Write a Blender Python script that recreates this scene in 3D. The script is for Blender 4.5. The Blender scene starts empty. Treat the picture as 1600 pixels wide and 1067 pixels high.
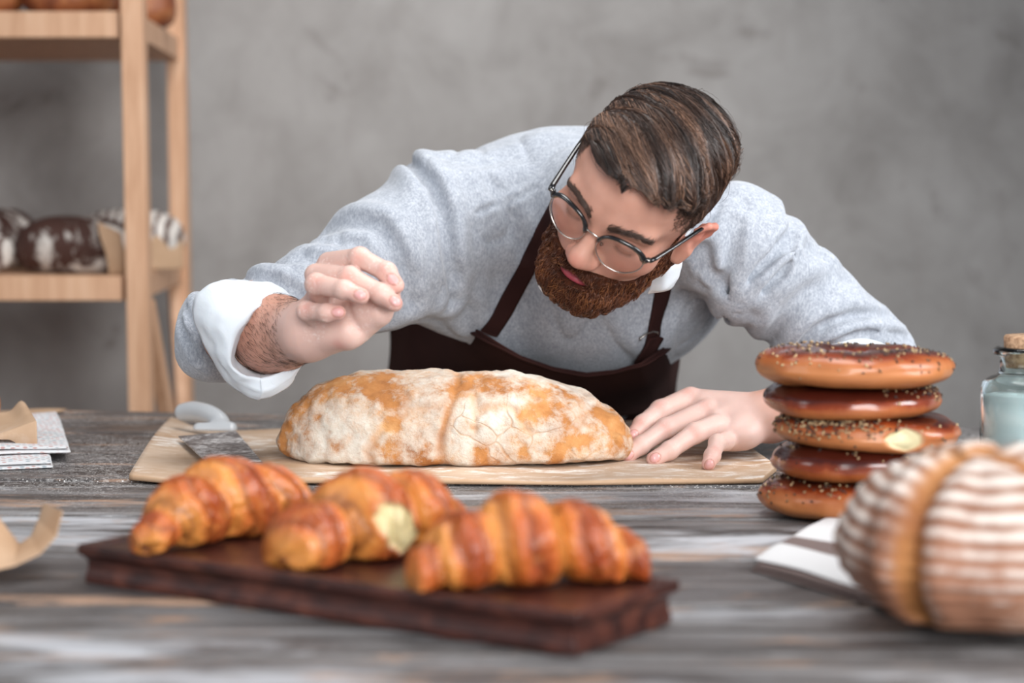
import bpy, math, random
import numpy as np
from mathutils import Vector, Matrix

random.seed(7)
RNG = np.random.RandomState(11)
SC = bpy.context.scene
COL = SC.collection
PI = math.pi

# ------------------------------------------------------------------ camera
FPX = 3200.0                       # focal length in pixels of a 1600 px wide frame
PITCH = math.atan(248.0 / FPX)
TZ = 0.85                          # height of the table top
CAM = np.array([0.0, 0.0, TZ + 0.31])
FWD = np.array([0.0, math.cos(PITCH), -math.sin(PITCH)])
UPV = np.array([0.0, math.sin(PITCH), math.cos(PITCH)])
RGT = np.array([1.0, 0.0, 0.0])
cam_data = bpy.data.cameras.new('camera')
cam = bpy.data.objects.new('camera', cam_data)
COL.objects.link(cam)
cam.location = CAM
cam.rotation_euler = (PI / 2 - PITCH, 0, 0)
cam_data.sensor_width = 36.0
cam_data.lens = 36.0 * FPX / 1600.0
cam_data.clip_start = 0.05
cam_data.clip_end = 50
cam_data.dof.use_dof = True
cam_data.dof.focus_distance = 2.16
cam_data.dof.aperture_fstop = 3.4
SC.camera = cam

# ------------------------------------------------------------------ world, lights, exposure
world = bpy.data.worlds.new('world')
SC.world = world
world.use_nodes = True
bg = world.node_tree.nodes['Background']
bg.inputs['Color'].default_value = (0.80, 0.88, 1.0, 1)
bg.inputs['Strength'].default_value = 0.26


def area_light(name, loc, target, size, power, color, size_y=None, spread=180):
    ld = bpy.data.lights.new(name, 'AREA')
    ld.energy = power
    ld.color = color
    ld.shape = 'RECTANGLE'
    ld.size = size
    ld.size_y = size_y or size
    ld.spread = math.radians(spread)
    lo = bpy.data.objects.new(name, ld)
    COL.objects.link(lo)
    lo.location = loc
    d = Vector(target) - Vector(loc)
    lo.rotation_euler = d.to_track_quat('-Z', 'Y').to_euler()
    return lo


# soft daylight: a high skylight over the bench, a tall window to the right, a soft light from the left
area_light('skylight', (0.15, 2.35, 3.1), (0.02, 2.35, 0.9), 1.3, 12, (1.0, 0.985, 0.965), 1.1, 100)
area_light('window_light_right', (2.35, 1.35, 2.25), (0.15, 2.3, 1.0), 1.0, 17.5, (0.97, 0.985, 1.0), 1.3, 85)
area_light('soft_light_left', (-2.4, 0.9, 2.3), (-0.2, 2.2, 1.0), 1.2, 7, (0.95, 0.975, 1.0), 1.4, 110)
area_light('front_fill', (0.55, -0.45, 1.75), (0.1, 2.3, 1.02), 1.3, 27, (0.98, 0.99, 1.0), 1.4, 100)  # unseen fill added behind the camera to lift the chest and table
wl = bpy.data.lights.new('wall_fill_spot', 'SPOT'); wl.energy = 98; wl.spot_size = math.radians(66); wl.spot_blend = 1.0; wl.shadow_soft_size = .25  # spot added to brighten the middle of the back wall
wl.color = (1.0, .985, .97)
wo = bpy.data.objects.new('wall_fill_spot', wl); COL.objects.link(wo); wo.location = (-0.12, 2.75, 2.75)
wo.rotation_euler = (Vector((-0.14, 4.25, 1.45)) - Vector(wo.location)).to_track_quat('-Z', 'Y').to_euler()
SC.view_settings.view_transform = 'Standard'
SC.view_settings.look = 'None'
SC.view_settings.exposure = 0.0
SC.view_settings.gamma = 1.0
SC.view_settings.use_curve_mapping = False


# ------------------------------------------------------------------ placing helpers
def P(px, py, d):
    """world point seen at pixel (px, py) of the photograph, d metres in front of the lens"""
    return CAM + d * (FWD + (px - 800.0) / FPX * RGT + (533.5 - py) / FPX * UPV)


def T(px, py, z=TZ):
    """world point where the ray of a pixel meets the level z"""
    r = FWD + (px - 800.0) / FPX * RGT + (533.5 - py) / FPX * UPV
    return CAM + r * ((z - CAM[2]) / r[2])


def nrm(v):
    v = np.asarray(v, float)
    return v / np.linalg.norm(v)


# ------------------------------------------------------------------ object helpers
def tag(o, label=None, cat=None, group=None, kind=None):
    if label: o['label'] = label
    if cat: o['category'] = cat
    if group: o['group'] = group
    if kind: o['kind'] = kind
    return o


def empty(name, loc, label=None, cat=None, group=None):
    o = bpy.data.objects.new(name, None)
    o.empty_display_size = 0.05
    COL.objects.link(o)
    o.location = loc
    return tag(o, label, cat, group)


def mesh_obj(name, verts, faces, mat, parent=None, smooth=True, attrs=None):
    """link one mesh; verts are in world space and become local to the parent"""
    v = np.asarray(verts, dtype=np.float64).reshape(-1, 3)
    if parent is not None:
        v = v - np.array(world_loc(parent))
    else:
        o_loc = v.mean(0); o_loc[2] = v[:, 2].min()
        v = v - o_loc
    me = bpy.data.meshes.new(name)
    if isinstance(faces, np.ndarray):
        n = len(faces); k = faces.shape[1]
        me.vertices.add(len(v)); me.vertices.foreach_set('co', v.astype(np.float32).ravel())
        me.loops.add(n * k); me.loops.foreach_set('vertex_index', faces.astype(np.int32).ravel())
        me.polygons.add(n)
        me.polygons.foreach_set('loop_start', np.arange(0, n * k, k, dtype=np.int32))
        me.polygons.foreach_set('loop_total', np.full(n, k, dtype=np.int32))
        me.update(calc_edges=True)
        me.validate()
    else:
        me.from_pydata([tuple(p) for p in v], [], [tuple(int(i) for i in f) for f in faces])
        me.update()
    me.polygons.foreach_set('use_smooth', np.full(len(me.polygons), smooth))
    if attrs:
        for an, (kind, data) in attrs.items():
            a = me.attributes.new(an, kind, 'POINT')
            data = np.asarray(data, dtype=np.float32)
            if kind == 'FLOAT_COLOR':
                a.data.foreach_set('color', data.ravel())
            elif kind == 'FLOAT_VECTOR':
                a.data.foreach_set('vector', data.ravel())
            else:
                a.data.foreach_set('value', data.ravel())
    if mat is not None:
        for m in (mat if isinstance(mat, (list, tuple)) else [mat]):
            me.materials.append(m)
    o = bpy.data.objects.new(name, me)
    COL.objects.link(o)
    if parent is not None:
        o.parent = parent
    else:
        o.location = o_loc
    return o


def world_loc(o):
    l = Vector(o.location)
    while o.parent is not None:
        o = o.parent
        l = l + Vector(o.location)
    return tuple(l)


def bevel(o, w, seg=2):
    m = o.modifiers.new('bevel', 'BEVEL'); m.width = w; m.segments = seg
    m.limit_method = 'ANGLE'; m.angle_limit = math.radians(40)
    return o


def subsurf(o, lv=1):
    m = o.modifiers.new('subsurf', 'SUBSURF'); m.levels = lv; m.render_levels = lv
    return o


class MB:
    """collects simple solids into one mesh"""
    def __init__(s): s.v = []; s.f = []

    def add(s, v, f):
        b = len(s.v); s.v += [tuple(p) for p in v]; s.f += [tuple(i + b for i in q) for q in f]; return s

    def box(s, a, b):
        x0, y0, z0 = a; x1, y1, z1 = b
        return s.add([(x0, y0, z0), (x1, y0, z0), (x1, y1, z0), (x0, y1, z0), (x0, y0, z1), (x1, y0, z1), (x1, y1, z1), (x0, y1, z1)],
                     [(0, 3, 2, 1), (4, 5, 6, 7), (0, 1, 5, 4), (1, 2, 6, 5), (2, 3, 7, 6), (3, 0, 4, 7)])

    def beam(s, p, q, w, h, up=(0, 0, 1)):
        p = np.array(p, float); q = np.array(q, float); t = nrm(q - p)
        u = nrm(np.cross(t, up)); v = nrm(np.cross(u, t))
        c = []
        for e in (p, q):
            for a, b in ((-1, -1), (1, -1), (1, 1), (-1, 1)): c.append(e + u * a * w / 2 + v * b * h / 2)
        return s.add(c, [(0, 1, 2, 3), (7, 6, 5, 4), (0, 4, 5, 1), (1, 5, 6, 2), (2, 6, 7, 3), (3, 7, 4, 0)])

    def prism(s, loop, z0, z1):
        n = len(loop)
        v = [(p[0], p[1], z0) for p in loop] + [(p[0], p[1], z1) for p in loop]
        f = [tuple(range(n - 1, -1, -1)), tuple(range(n, 2 * n))] + [(i, (i + 1) % n, n + (i + 1) % n, n + i) for i in range(n)]
        return s.add(v, f)

    def tube(s, pts, r, n=10, cap=True, flat=None, ref=(0, 0, 1)):
        pts = [np.array(p, float) for p in pts]; m = len(pts)
        rr = r if hasattr(r, '__len__') else [r] * m
        v = []
        ref = np.array(ref, float)
        for i in range(m):
            t = nrm(pts[min(i + 1, m - 1)] - pts[max(i - 1, 0)])
            u = np.cross(t, ref)
            if np.linalg.norm(u) < 1e-4: u = np.cross(t, (1, 0.01, 0))
            u = nrm(u); w = nrm(np.cross(u, t))
            for k in range(n):
                a = 2 * PI * k / n
                fl = flat if flat else 1.0
                v.append(pts[i] + rr[i] * (math.cos(a) * u + fl * math.sin(a) * w))
        f = []
        for i in range(m - 1):
            for k in range(n):
                f.append((i * n + k, i * n + (k + 1) % n, (i + 1) * n + (k + 1) % n, (i + 1) * n + k))
        if cap: f += [tuple(range(n - 1, -1, -1)), tuple((m - 1) * n + k for k in range(n))]
        return s.add(v, f)

    def lathe(s, c, prof, n=48):
        v = []; f = []; m = len(prof)
        for (r, z) in prof:
            for k in range(n):
                a = 2 * PI * k / n; v.append((c[0] + r * math.cos(a), c[1] + r * math.sin(a), c[2] + z))
        for i in range(m - 1):
            for k in range(n): f.append((i * n + k, i * n + (k + 1) % n, (i + 1) * n + (k + 1) % n, (i + 1) * n + k))
        return s.add(v, f)

    def build(s, name, mat, parent=None, smooth=False):
        return mesh_obj(name, s.v, s.f, mat, parent, smooth)


# ------------------------------------------------------------------ value noise on arrays
_PERM = RNG.permutation(256)


def vnoise(p, seed=0):
    p = np.asarray(p, dtype=np.float64)
    i = np.floor(p).astype(np.int64); f = p - i
    f = f * f * (3 - 2 * f)
    r = 0
    for dx in (0, 1):
        wx = f[..., 0] if dx else 1 - f[..., 0]
        for dy in (0, 1):
            wy = f[..., 1] if dy else 1 - f[..., 1]
            for dz in (0, 1):
                wz = f[..., 2] if dz else 1 - f[..., 2]
                h = _PERM[(_PERM[(_PERM[(i[..., 0] + dx + seed) & 255] + i[..., 1] + dy) & 255] + i[..., 2] + dz) & 255]
                r = r + wx * wy * wz * (h / 127.5 - 1.0)
    return r


def fbm(p, o=3, seed=0):
    r = 0; a = 1.0; t = 0
    for k in range(o):
        r = r + a * vnoise(p * (2 ** k) + 17.3 * k, seed); t += a; a *= 0.5
    return r / t


def sst(a, b, x):
    t = np.clip((x - a) / (b - a), 0, 1)
    return t * t * (3 - 2 * t)


# ------------------------------------------------------------------ implicit surfaces
def smin(a, b, k):
    h = np.clip(0.5 + 0.5 * (b - a) / k, 0, 1)
    return b * (1 - h) + a * h - k * h * (1 - h)


def smax(a, b, k): return -smin(-a, -b, k)


def ell(p, c, r, R=None):
    q = p - np.asarray(c, float)
    if R is not None: q = q @ np.asarray(R).T      # rows of R are the local axes
    r = np.asarray(r, float)
    k0 = np.sqrt(((q / r) ** 2).sum(-1)); k1 = np.sqrt(((q / (r * r)) ** 2).sum(-1)) + 1e-9
    return k0 * (k0 - 1.0) / k1


def cap(p, a, b, ra, rb=None):
    a = np.asarray(a, float); b = np.asarray(b, float); rb = ra if rb is None else rb
    ab = b - a
    h = np.clip(((p - a) @ ab) / (ab @ ab), 0, 1)
    return np.sqrt(((p - a - h[..., None] * ab) ** 2).sum(-1)) - (ra + (rb - ra) * h)


def chain(p, pts, rad, k=0.004):
    r = None
    for i in range(len(pts) - 1):
        d = cap(p, pts[i], pts[i + 1], rad[i], rad[i + 1])
        r = d if r is None else smin(r, d, k)
    return r


def rot(axis, ang):
    return np.array(Matrix.Rotation(ang, 3, Vector(axis)))


def isosurf(f, lo, hi, h, slack=1.0):
    """naive surface nets of f = 0 in the box, evaluated only near the surface"""
    lo = np.asarray(lo, float); hi = np.asarray(hi, float)
    B = 4
    n = np.maximum(np.ceil((hi - lo) / (h * B)).astype(int), 1)
    ax = [lo[i] + (np.arange(n[i]) + 0.5) * B * h - 0.5 * h for i in range(3)]
    G = np.stack(np.meshgrid(*ax, indexing='ij'), -1).reshape(-1, 3)
    d = np.concatenate([f(G[i:i + 200000]) for i in range(0, len(G), 200000)])
    act = np.abs(d) < (B * h * 0.9 + h) * 1.35 * slack
    V = np.empty((len(G), B, B, B), dtype=np.float32)
    V[:] = np.where(d < 0, -1, 1)[:, None, None, None]
    off = np.stack(np.meshgrid(*([(np.arange(B) - (B - 1) / 2) * h] * 3), indexing='ij'), -1).reshape(-1, 3)
    idx = np.where(act)[0]
    for i in range(0, len(idx), 4000):
        c = idx[i:i + 4000]
        q = (G[c][:, None, :] + off[None]).reshape(-1, 3)
        V[c] = f(q).reshape(-1, B, B, B)
    V = V.reshape(n[0], n[1], n[2], B, B, B).transpose(0, 3, 1, 4, 2, 5).reshape(n * B)
    N = n * B
    org = np.array([ax[i][0] - (B - 1) / 2 * h for i in range(3)])
    S = V < 0
    cnt = np.zeros(tuple(N - 1), dtype=np.int8)
    for a in (0, 1):
        for b in (0, 1):
            for c in (0, 1):
                cnt += S[a:N[0] - 1 + a, b:N[1] - 1 + b, c:N[2] - 1 + c]
    cells = np.argwhere((cnt > 0) & (cnt < 8))
    cid = np.full(tuple(N - 1), -1, dtype=np.int32)
    cid[cells[:, 0], cells[:, 1], cells[:, 2]] = np.arange(len(cells))
    acc = np.zeros((len(cells), 3)); num = np.zeros(len(cells))
    corners = [(a, b, c) for a in (0, 1) for b in (0, 1) for c in (0, 1)]
    for c0 in corners:
        for k in range(3):
            if c0[k]: continue
            c1 = list(c0); c1[k] = 1
            v0 = V[cells[:, 0] + c0[0], cells[:, 1] + c0[1], cells[:, 2] + c0[2]]
            v1 = V[cells[:, 0] + c1[0], cells[:, 1] + c1[1], cells[:, 2] + c1[2]]
            m = (v0 < 0) != (v1 < 0)
            t = np.where(m, v0 / np.where(m, v0 - v1, 1), 0)
            e = np.tile(np.array(c0, float), (len(cells), 1)); e[:, k] += t
            acc[m] += e[m]; num += m
    verts = org + (cells + acc / num[:, None]) * h
    faces = []
    for k in range(3):
        a, b = [(1, 2), (2, 0), (0, 1)][k]
        sl0 = [slice(1, N[j] - 1) for j in range(3)]; sl1 = list(sl0)
        sl0[k] = slice(0, N[k] - 1); sl1[k] = slice(1, N[k])
        A = S[tuple(sl0)]; Bq = S[tuple(sl1)]
        e = np.argwhere(A != Bq)
        inside = A[e[:, 0], e[:, 1], e[:, 2]]
        g = e.copy()
        for j in range(3):
            if j != k: g[:, j] += 1
        def cell(da, db):
            q = g.copy(); q[:, a] -= da; q[:, b] -= db
            return cid[q[:, 0], q[:, 1], q[:, 2]]
        q = np.stack([cell(1, 1), cell(0, 1), cell(0, 0), cell(1, 0)], 1)
        q[~inside] = q[~inside][:, ::-1]
        faces.append(q)
    faces = np.concatenate(faces)
    faces = faces[(faces >= 0).all(1)]
    # a little relaxing, pulled back to the surface
    return verts, faces


def grad(f, p, e=0.0008):
    g = np.stack([f(p + np.eye(3)[k] * e) - f(p - np.eye(3)[k] * e) for k in range(3)], -1)
    return g / (np.linalg.norm(g, axis=1)[:, None] + 1e-9)


# ------------------------------------------------------------------ materials
class Mat:
    def __init__(s, name):
        s.m = bpy.data.materials.new(name); s.m.use_nodes = True
        s.t = s.m.node_tree; s.b = s.t.nodes['Principled BSDF']
        s.tc = None

    def n(s, typ, **kw):
        nd = s.t.nodes.new('ShaderNode' + typ)
        for k, v in kw.items(): setattr(nd, k, v)
        return nd

    def link(s, a, b): s.t.links.new(a, b)

    def setin(s, sock, v):
        if isinstance(v, bpy.types.NodeSocket): s.link(v, sock)
        elif isinstance(v, (tuple, list)):
            sock.default_value = tuple(v) + ((1,) if len(v) == 3 and sock.type == 'RGBA' else ())
        else: sock.default_value = v

    def coord(s, kind='Object', scale=(1, 1, 1), rot=(0, 0, 0), loc=(0, 0, 0)):
        tc = s.n('TexCoord'); mp = s.n('Mapping')
        s.link(tc.outputs[kind], mp.inputs[0])
        mp.inputs['Scale'].default_value = scale; mp.inputs['Rotation'].default_value = rot; mp.inputs['Location'].default_value = loc
        return mp.outputs[0]

    def attr(s, name, out='Fac'):
        a = s.n('Attribute'); a.attribute_name = name; return a.outputs[out]

    def noise(s, co, scale, detail=4, rough=0.55, dist=0.0, out='Fac'):
        t = s.n('TexNoise'); s.setin(t.inputs['Vector'], co)
        t.inputs['Scale'].default_value = scale; t.inputs['Detail'].default_value = detail
        t.inputs['Roughness'].default_value = rough; t.inputs['Distortion'].default_value = dist
        return t.outputs[out]

    def voro(s, co, scale, feature='F1', out='Distance', rnd=1.0):
        t = s.n('TexVoronoi', feature=feature); s.setin(t.inputs['Vector'], co)
        t.inputs['Scale'].default_value = scale; t.inputs['Randomness'].default_value = rnd
        return t.outputs[out]

    def wave(s, co, scale, dist=0.0, ds=1.0, axis='X', typ='BANDS', detail=2):
        t = s.n('TexWave', wave_type=typ)
        if typ == 'BANDS': t.bands_direction = axis
        s.setin(t.inputs['Vector'], co); t.inputs['Scale'].default_value = scale
        t.inputs['Distortion'].default_value = dist; t.inputs['Detail Scale'].default_value = ds; t.inputs['Detail'].default_value = detail
        return t.outputs['Fac']

    def ramp(s, fac, stops, interp='LINEAR'):
        r = s.n('ValToRGB'); r.color_ramp.interpolation = interp
        s.setin(r.inputs[0], fac)
        el = r.color_ramp.elements
        while len(el) < len(stops): el.new(0.5)
        for e, (p, c) in zip(el, stops):
            e.position = p
            e.color = (c, c, c, 1) if not isinstance(c, (tuple, list)) else tuple(c) + (1,)
        return r.outputs[0]

    def mix(s, fac, a, b, mode='MIX'):
        m = s.n('Mix', data_type='RGBA', blend_type=mode)
        s.setin(m.inputs[0], fac); s.setin(m.inputs[6], a); s.setin(m.inputs[7], b)
        return m.outputs[2]

    def math(s, op, a, b=0.5, clamp=False):
        m = s.n('Math', operation=op, use_clamp=clamp); s.setin(m.inputs[0], a); s.setin(m.inputs[1], b)
        return m.outputs[0]

    def sep(s, v):
        x = s.n('SeparateXYZ'); s.link(v, x.inputs[0]); return x.outputs

    def bump(s, h, strength=0.3, dist=0.002, prev=None):
        b = s.n('Bump'); s.setin(b.inputs['Height'], h)
        b.inputs['Strength'].default_value = strength; b.inputs['Distance'].default_value = dist
        if prev is not None: s.link(prev, b.inputs['Normal'])
        s.link(b.outputs[0], s.b.inputs['Normal'])
        return b.outputs[0]

    def out(s, color=None, rough=0.6, **kw):
        if color is not None: s.setin(s.b.inputs['Base Color'], color)
        s.setin(s.b.inputs['Roughness'], rough)
        for k, v in kw.items(): s.setin(s.b.inputs[k.replace('_', ' ')], v)
        return s.m


def plain(name, c, rough=0.6, **kw): return Mat(name).out(c, rough, **kw)
# ------------------------------------------------------------------ setting materials
def mat_plaster():
    m = Mat('grey_plaster')
    co = m.coord('Object')
    n1 = m.noise(co, 1.3, 6, 0.62)
    n2 = m.noise(co, 5.0, 8, 0.7, 0.6)
    n3 = m.noise(m.coord('Object', (1, 1, .35)), 16, 6, 0.65, 0.3)
    f = m.math('ADD', m.math('MULTIPLY', n1, 0.5), m.math('MULTIPLY', n2, 0.5))
    c = m.ramp(f, [(0.36, (0.215, 0.200, 0.190)), (0.48, (0.292, 0.276, 0.264)), (0.60, (0.350, 0.334, 0.322))])
    streak = m.ramp(n3, [(0.55, 0.0), (0.75, 1.0)])
    c = m.mix(m.math('MULTIPLY', streak, 0.25), c, (0.20, 0.175, 0.16))
    n4 = m.noise(m.coord('Object', (1, 1, 1), (0, .5, 0)), 2.7, 8, 0.7, 1.5)
    blot = m.ramp(n4, [(0.60, 0.0), (0.68, 1.0)])
    c = m.mix(m.math('MULTIPLY', blot, 0.55), c, (0.135, 0.115, 0.105))
    m.bump(n2, 0.25, 0.01)
    return m.out(c, 0.85)


def mat_pine():
    m = Mat('pale_pine')
    co = m.coord('Object', (1, 1, 0.12))
    g = m.noise(co, 42, 4, 0.6, 0.4)
    c = m.ramp(g, [(0.3, (0.50, 0.27, 0.15)), (0.55, (0.63, 0.37, 0.225)), (0.75, (0.70, 0.45, 0.29))])
    k = m.voro(m.coord('Object', (1, 1, .55)), 7)
    c = m.mix(m.ramp(k, [(0.05, 0.8), (0.12, 0.0)]), c, (0.34, 0.16, 0.08))
    m.bump(g, 0.1, 0.001)
    return m.out(c, 0.55)


def mat_plank(name, wash, seed):
    m = Mat(name)
    co = m.coord('Generated', (1, 1, 1))
    oc = m.coord('Object', (0.10, 1, 1), loc=(seed, seed, 0))
    oc2 = m.coord('Object', (0.3, 1, 1), loc=(seed, 0, 0))
    g = m.noise(oc, 34, 8, 0.68, 0.5)
    g2 = m.noise(oc2, 9, 6, 0.65, 0.8)
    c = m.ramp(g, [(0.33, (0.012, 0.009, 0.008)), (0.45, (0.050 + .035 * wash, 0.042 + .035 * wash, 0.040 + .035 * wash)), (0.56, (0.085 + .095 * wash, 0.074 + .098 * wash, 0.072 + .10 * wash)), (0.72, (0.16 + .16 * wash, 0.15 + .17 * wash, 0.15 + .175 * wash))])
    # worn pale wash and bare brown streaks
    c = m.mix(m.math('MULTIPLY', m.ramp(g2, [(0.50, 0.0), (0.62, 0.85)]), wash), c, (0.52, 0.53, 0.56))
    g3 = m.noise(m.coord('Object', (0.22, 1, 1), loc=(3, 5, 0)), 17, 5, 0.7, 0.4)
    c = m.mix(m.ramp(g3, [(0.56, 0.0), (0.63, 0.85)]), c, (0.36, 0.22, 0.145))
    c = m.mix(m.ramp(g3, [(0.34, 0.95), (0.43, 0.0)]), c, (0.020, 0.015, 0.013))
    # flour dust thrown over the back of the bench
    geo = m.n('NewGeometry')
    xyz = m.sep(geo.outputs['Position'])
    dustn = m.noise(geo.outputs['Position'], 190, 3, 0.7)
    dust2 = m.noise(geo.outputs['Position'], 9, 3, 0.6)
    sp = m.voro(geo.outputs['Position'], 170)
    # heavier near the left back corner of the bench where the flour fell
    area = m.ramp(m.math('MULTIPLY', xyz[1], 0.3), [(0.56, 0.0), (0.64, 1.0)])
    dm = m.math('MULTIPLY', m.ramp(dustn, [(0.48, 0.0), (0.60, 1.0)]), m.ramp(dust2, [(0.38, 0.10), (0.56, 1.0)]))
    dm = m.math('MULTIPLY', dm, m.math('ADD', area, 0.12))
    grains = m.math('MULTIPLY', m.ramp(sp, [(0.10, 1.0), (0.20, 0.0)]), m.ramp(dust2, [(0.36, 0.2), (0.5, 1.0)]))
    sp2 = m.voro(geo.outputs['Position'], 330)
    grains = m.math('MAXIMUM', grains, m.math('MULTIPLY', m.ramp(sp2, [(0.12, 1.0), (0.25, 0.0)]), m.ramp(dust2, [(0.40, 0.0), (0.55, 1.0)])))
    dm = m.math('MAXIMUM', m.math('MULTIPLY', dm, 0.28), m.math('MULTIPLY', grains, m.math('ADD', area, 0.1)))
    c = m.mix(dm, c, (0.78, 0.76, 0.74))
    m.bump(g, 0.55, 0.0025)
    rg = m.math('ADD', m.math('MULTIPLY', g, 0.35), 0.30)
    return m.out(c, rg, Specular_IOR_Level=0.45)


M_PLASTER = mat_plaster(); M_PINE = mat_pine(); M_PLANK = mat_plank('washed_grey_plank', 1.0, 0.0); M_PLANKD = mat_plank('shade_dark_plank', .12, 1.7)  # dark copy paints the back boards' weaker reflection into their colour
M_FLOOR = Mat('screed_floor')
_c = M_FLOOR.ramp(M_FLOOR.noise(M_FLOOR.coord('Object'), 3, 6, .6), [(.3, (.12, .11, .105)), (.7, (.2, .185, .175))])
M_FLOOR = M_FLOOR.out(_c, 0.6)

WALL_Y = 4.25
o = MB().box((-4.2, WALL_Y, 0), (4.2, WALL_Y + .15, 3.6)).build('wall_back', M_PLASTER); tag(o, kind='structure')
o = MB().box((-4.2, -1.5, -.1), (4.2, WALL_Y, 0)).build('floor', M_FLOOR); tag(o, kind='structure')

# ------------------------------------------------------------------ work table
table = empty('work_table', (0.0, 1.9, 0.0), 'long work table with weathered grey plank top dusted with flour', 'table')
# seams between the boards, as (left end depth, right end depth)
XL, XR = -1.35, 1.35


def seam(y0, y1):
    """a seam across the frame from pixel row y0 at the left edge to y1 at the right edge"""
    a = T(0, y0); b = T(1600, y1); k = (b[1] - a[1]) / (b[0] - a[0])
    return a[1] + k * (XL - a[0]), a[1] + k * (XR - a[0])


rows = [(638, 668), (675, 697), (708, 728), (749, 764), (804, 812), (868, 877), (940, 946), (1020, 1023)]
seams = [seam(*r) for r in rows]
seams += [(seams[-1][0] - .14, seams[-1][1] - .14), (seams[-1][0] - .29, seams[-1][1] - .29)]
for i in range(len(seams) - 1):
    (a0, a1), (b0, b1) = seams[i], seams[i + 1]
    g = 0.0036
    lp = [(XL, b0 + g), (XR, b1 + g), (XR, a1 - g), (XL, a0 - g)]
    dz = [0, 0, .0006, -.0008, -.0004, 0.0004, -.0008, 0, 0][i]
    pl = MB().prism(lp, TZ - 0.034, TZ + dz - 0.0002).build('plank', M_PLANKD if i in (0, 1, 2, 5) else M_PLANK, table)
    bevel(pl, 0.0028, 2)
# dark underlay board so the seams read as gaps, then frame and legs
MB().prism([(XL + .05, seams[-1][0] + .05), (XR - .05, seams[-1][1] + .05), (XR - .05, seams[0][1] - .06), (XL + .05, seams[0][0] - .06)], TZ - .12, TZ - .0345).build('apron_frame', M_PLANK, table)
for x in (XL + .1, XR - .1):
    for y in (seams[-1][0] + .12, seams[0][1] - .16):
        MB().box((x - .04, y - .04, 0), (x + .04, y + .04, TZ - .1205)).build('leg', M_PLANK, table)

# ------------------------------------------------------------------ shelf rack at the left
rack = empty('shelf_rack', (-1.1, 3.7, 0), 'tall pale pine shelf rack standing against the wall at the left', 'shelf')
XF, XB = P(211, 300, 3.4)[0], P(275, 300, 4.0)[0]
YF, YB = 3.40, 4.02
XLL = -1.62


def post(x, y, w, d, lean=0.0):
    b = MB()
    b.add([(x - w / 2 + lean, y - d / 2, 0), (x + w / 2 + lean, y - d / 2, 0), (x + w / 2 + lean, y + d / 2, 0), (x - w / 2 + lean, y + d / 2, 0),
           (x - w / 2, y - d / 2, 2.05), (x + w / 2, y - d / 2, 2.05), (x + w / 2, y + d / 2, 2.05), (x - w / 2, y + d / 2, 2.05)],
          [(0, 3, 2, 1), (4, 5, 6, 7), (0, 1, 5, 4), (1, 2, 6, 5), (2, 3, 7, 6), (3, 0, 4, 7)])
    return bevel(b.build('post', M_PINE, rack), .002)


post(XF, YF, .036, .045, .012); post(XB, YB, .034, .045, .012)
post(XLL, YF, .036, .045); post(XLL, YB, .034, .045)
zs = [(0.965, 1.006), (1.397, 1.440), (1.83, 1.87), (0.45, 0.49)]
for z0, z1 in zs:
    s = MB().box((XLL + .0185, YF - .015, z0), (XF - .0195, YB + .02, z1)).build('shelf_board', M_PINE, rack); bevel(s, .002)
    MB().beam((XF - .002, YF + .0235, (z0 + z1) / 2), (XB - .002, YB - .0235, (z0 + z1) / 2), .026, z1 - z0 - .003).build('side_rail', M_PINE, rack)
    MB().beam((XLL, YF + .0235, (z0 + z1) / 2), (XLL, YB - .0235, (z0 + z1) / 2), .026, z1 - z0 - .003).build('side_rail', M_PINE, rack)
# slanted braces below the middle shelf
MB().beam((XF + .012, YF + .04, .955), (XF + .036, YF + .30, 0.51), .02, .03).build('brace', M_PINE, rack)
MB().beam((XB - .004, YB - .03, .955), (XF + .03, YF + .36, 0.51), .02, .04).build('brace', M_PINE, rack)
# ------------------------------------------------------------------ bread materials
def mat_floured_loaf():
    m = Mat('floured_crust')
    co = m.coord('Object')
    warp = m.noise(co, 9, 3, 0.6, out='Color')
    wco = m.mix(0.045, co, warp, 'ADD')
    base = m.ramp(m.noise(co, 18, 6, 0.65), [(0.3, (0.26, 0.085, 0.020)), (0.5, (0.47, 0.195, 0.055)), (0.7, (0.62, 0.33, 0.13))])
    big = m.noise(m.mix(1.0, wco, (.37, .11, .05), 'ADD'), 7.5, 5, 0.6, 0.5)
    fine = m.noise(co, 95, 5, 0.72)
    mask = m.math('ADD', m.math('MULTIPLY', big, 0.50), m.math('MULTIPLY', fine, 0.38))
    mask = m.math('ADD', mask, m.math('SUBTRACT', .165, m.math('MULTIPLY', m.attr('bare'), .200)))
    fl = m.ramp(mask, [(0.465, 0.0), (0.55, 0.55), (0.66, 1.0)])
    cr = m.attr('crack')
    thin = m.math('MULTIPLY', m.voro(wco, 16, 'DISTANCE_TO_EDGE'), 1.0)
    thinm = m.ramp(thin, [(0.003, 1.0), (0.020, 0.0)])
    thinm = m.math('MULTIPLY', thinm, m.ramp(m.noise(co, 6, 2), [(0.50, 0.0), (0.62, 0.5)]))
    fl = m.math('MULTIPLY', fl, m.math('SUBTRACT', 1.0, m.math('MAXIMUM', cr, m.math('MULTIPLY', thinm, 0.8)), True))
    c = m.mix(fl, base, (0.63, 0.575, 0.495))
    c = m.mix(m.ramp(cr, [(0.55, 0.0), (1.0, 0.75)]), c, (0.33, 0.14, 0.045))
    h = m.math('ADD', m.math('MULTIPLY', fl, 0.5), m.math('MULTIPLY', fine, 0.9))
    h = m.math('SUBTRACT', h, m.math('MULTIPLY', thinm, 0.4))
    m.bump(h, 0.75, 0.0022)
    return m.out(c, 0.85, Subsurface_Weight=0.05, Subsurface_Radius=(0.01, 0.005, 0.002))


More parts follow.
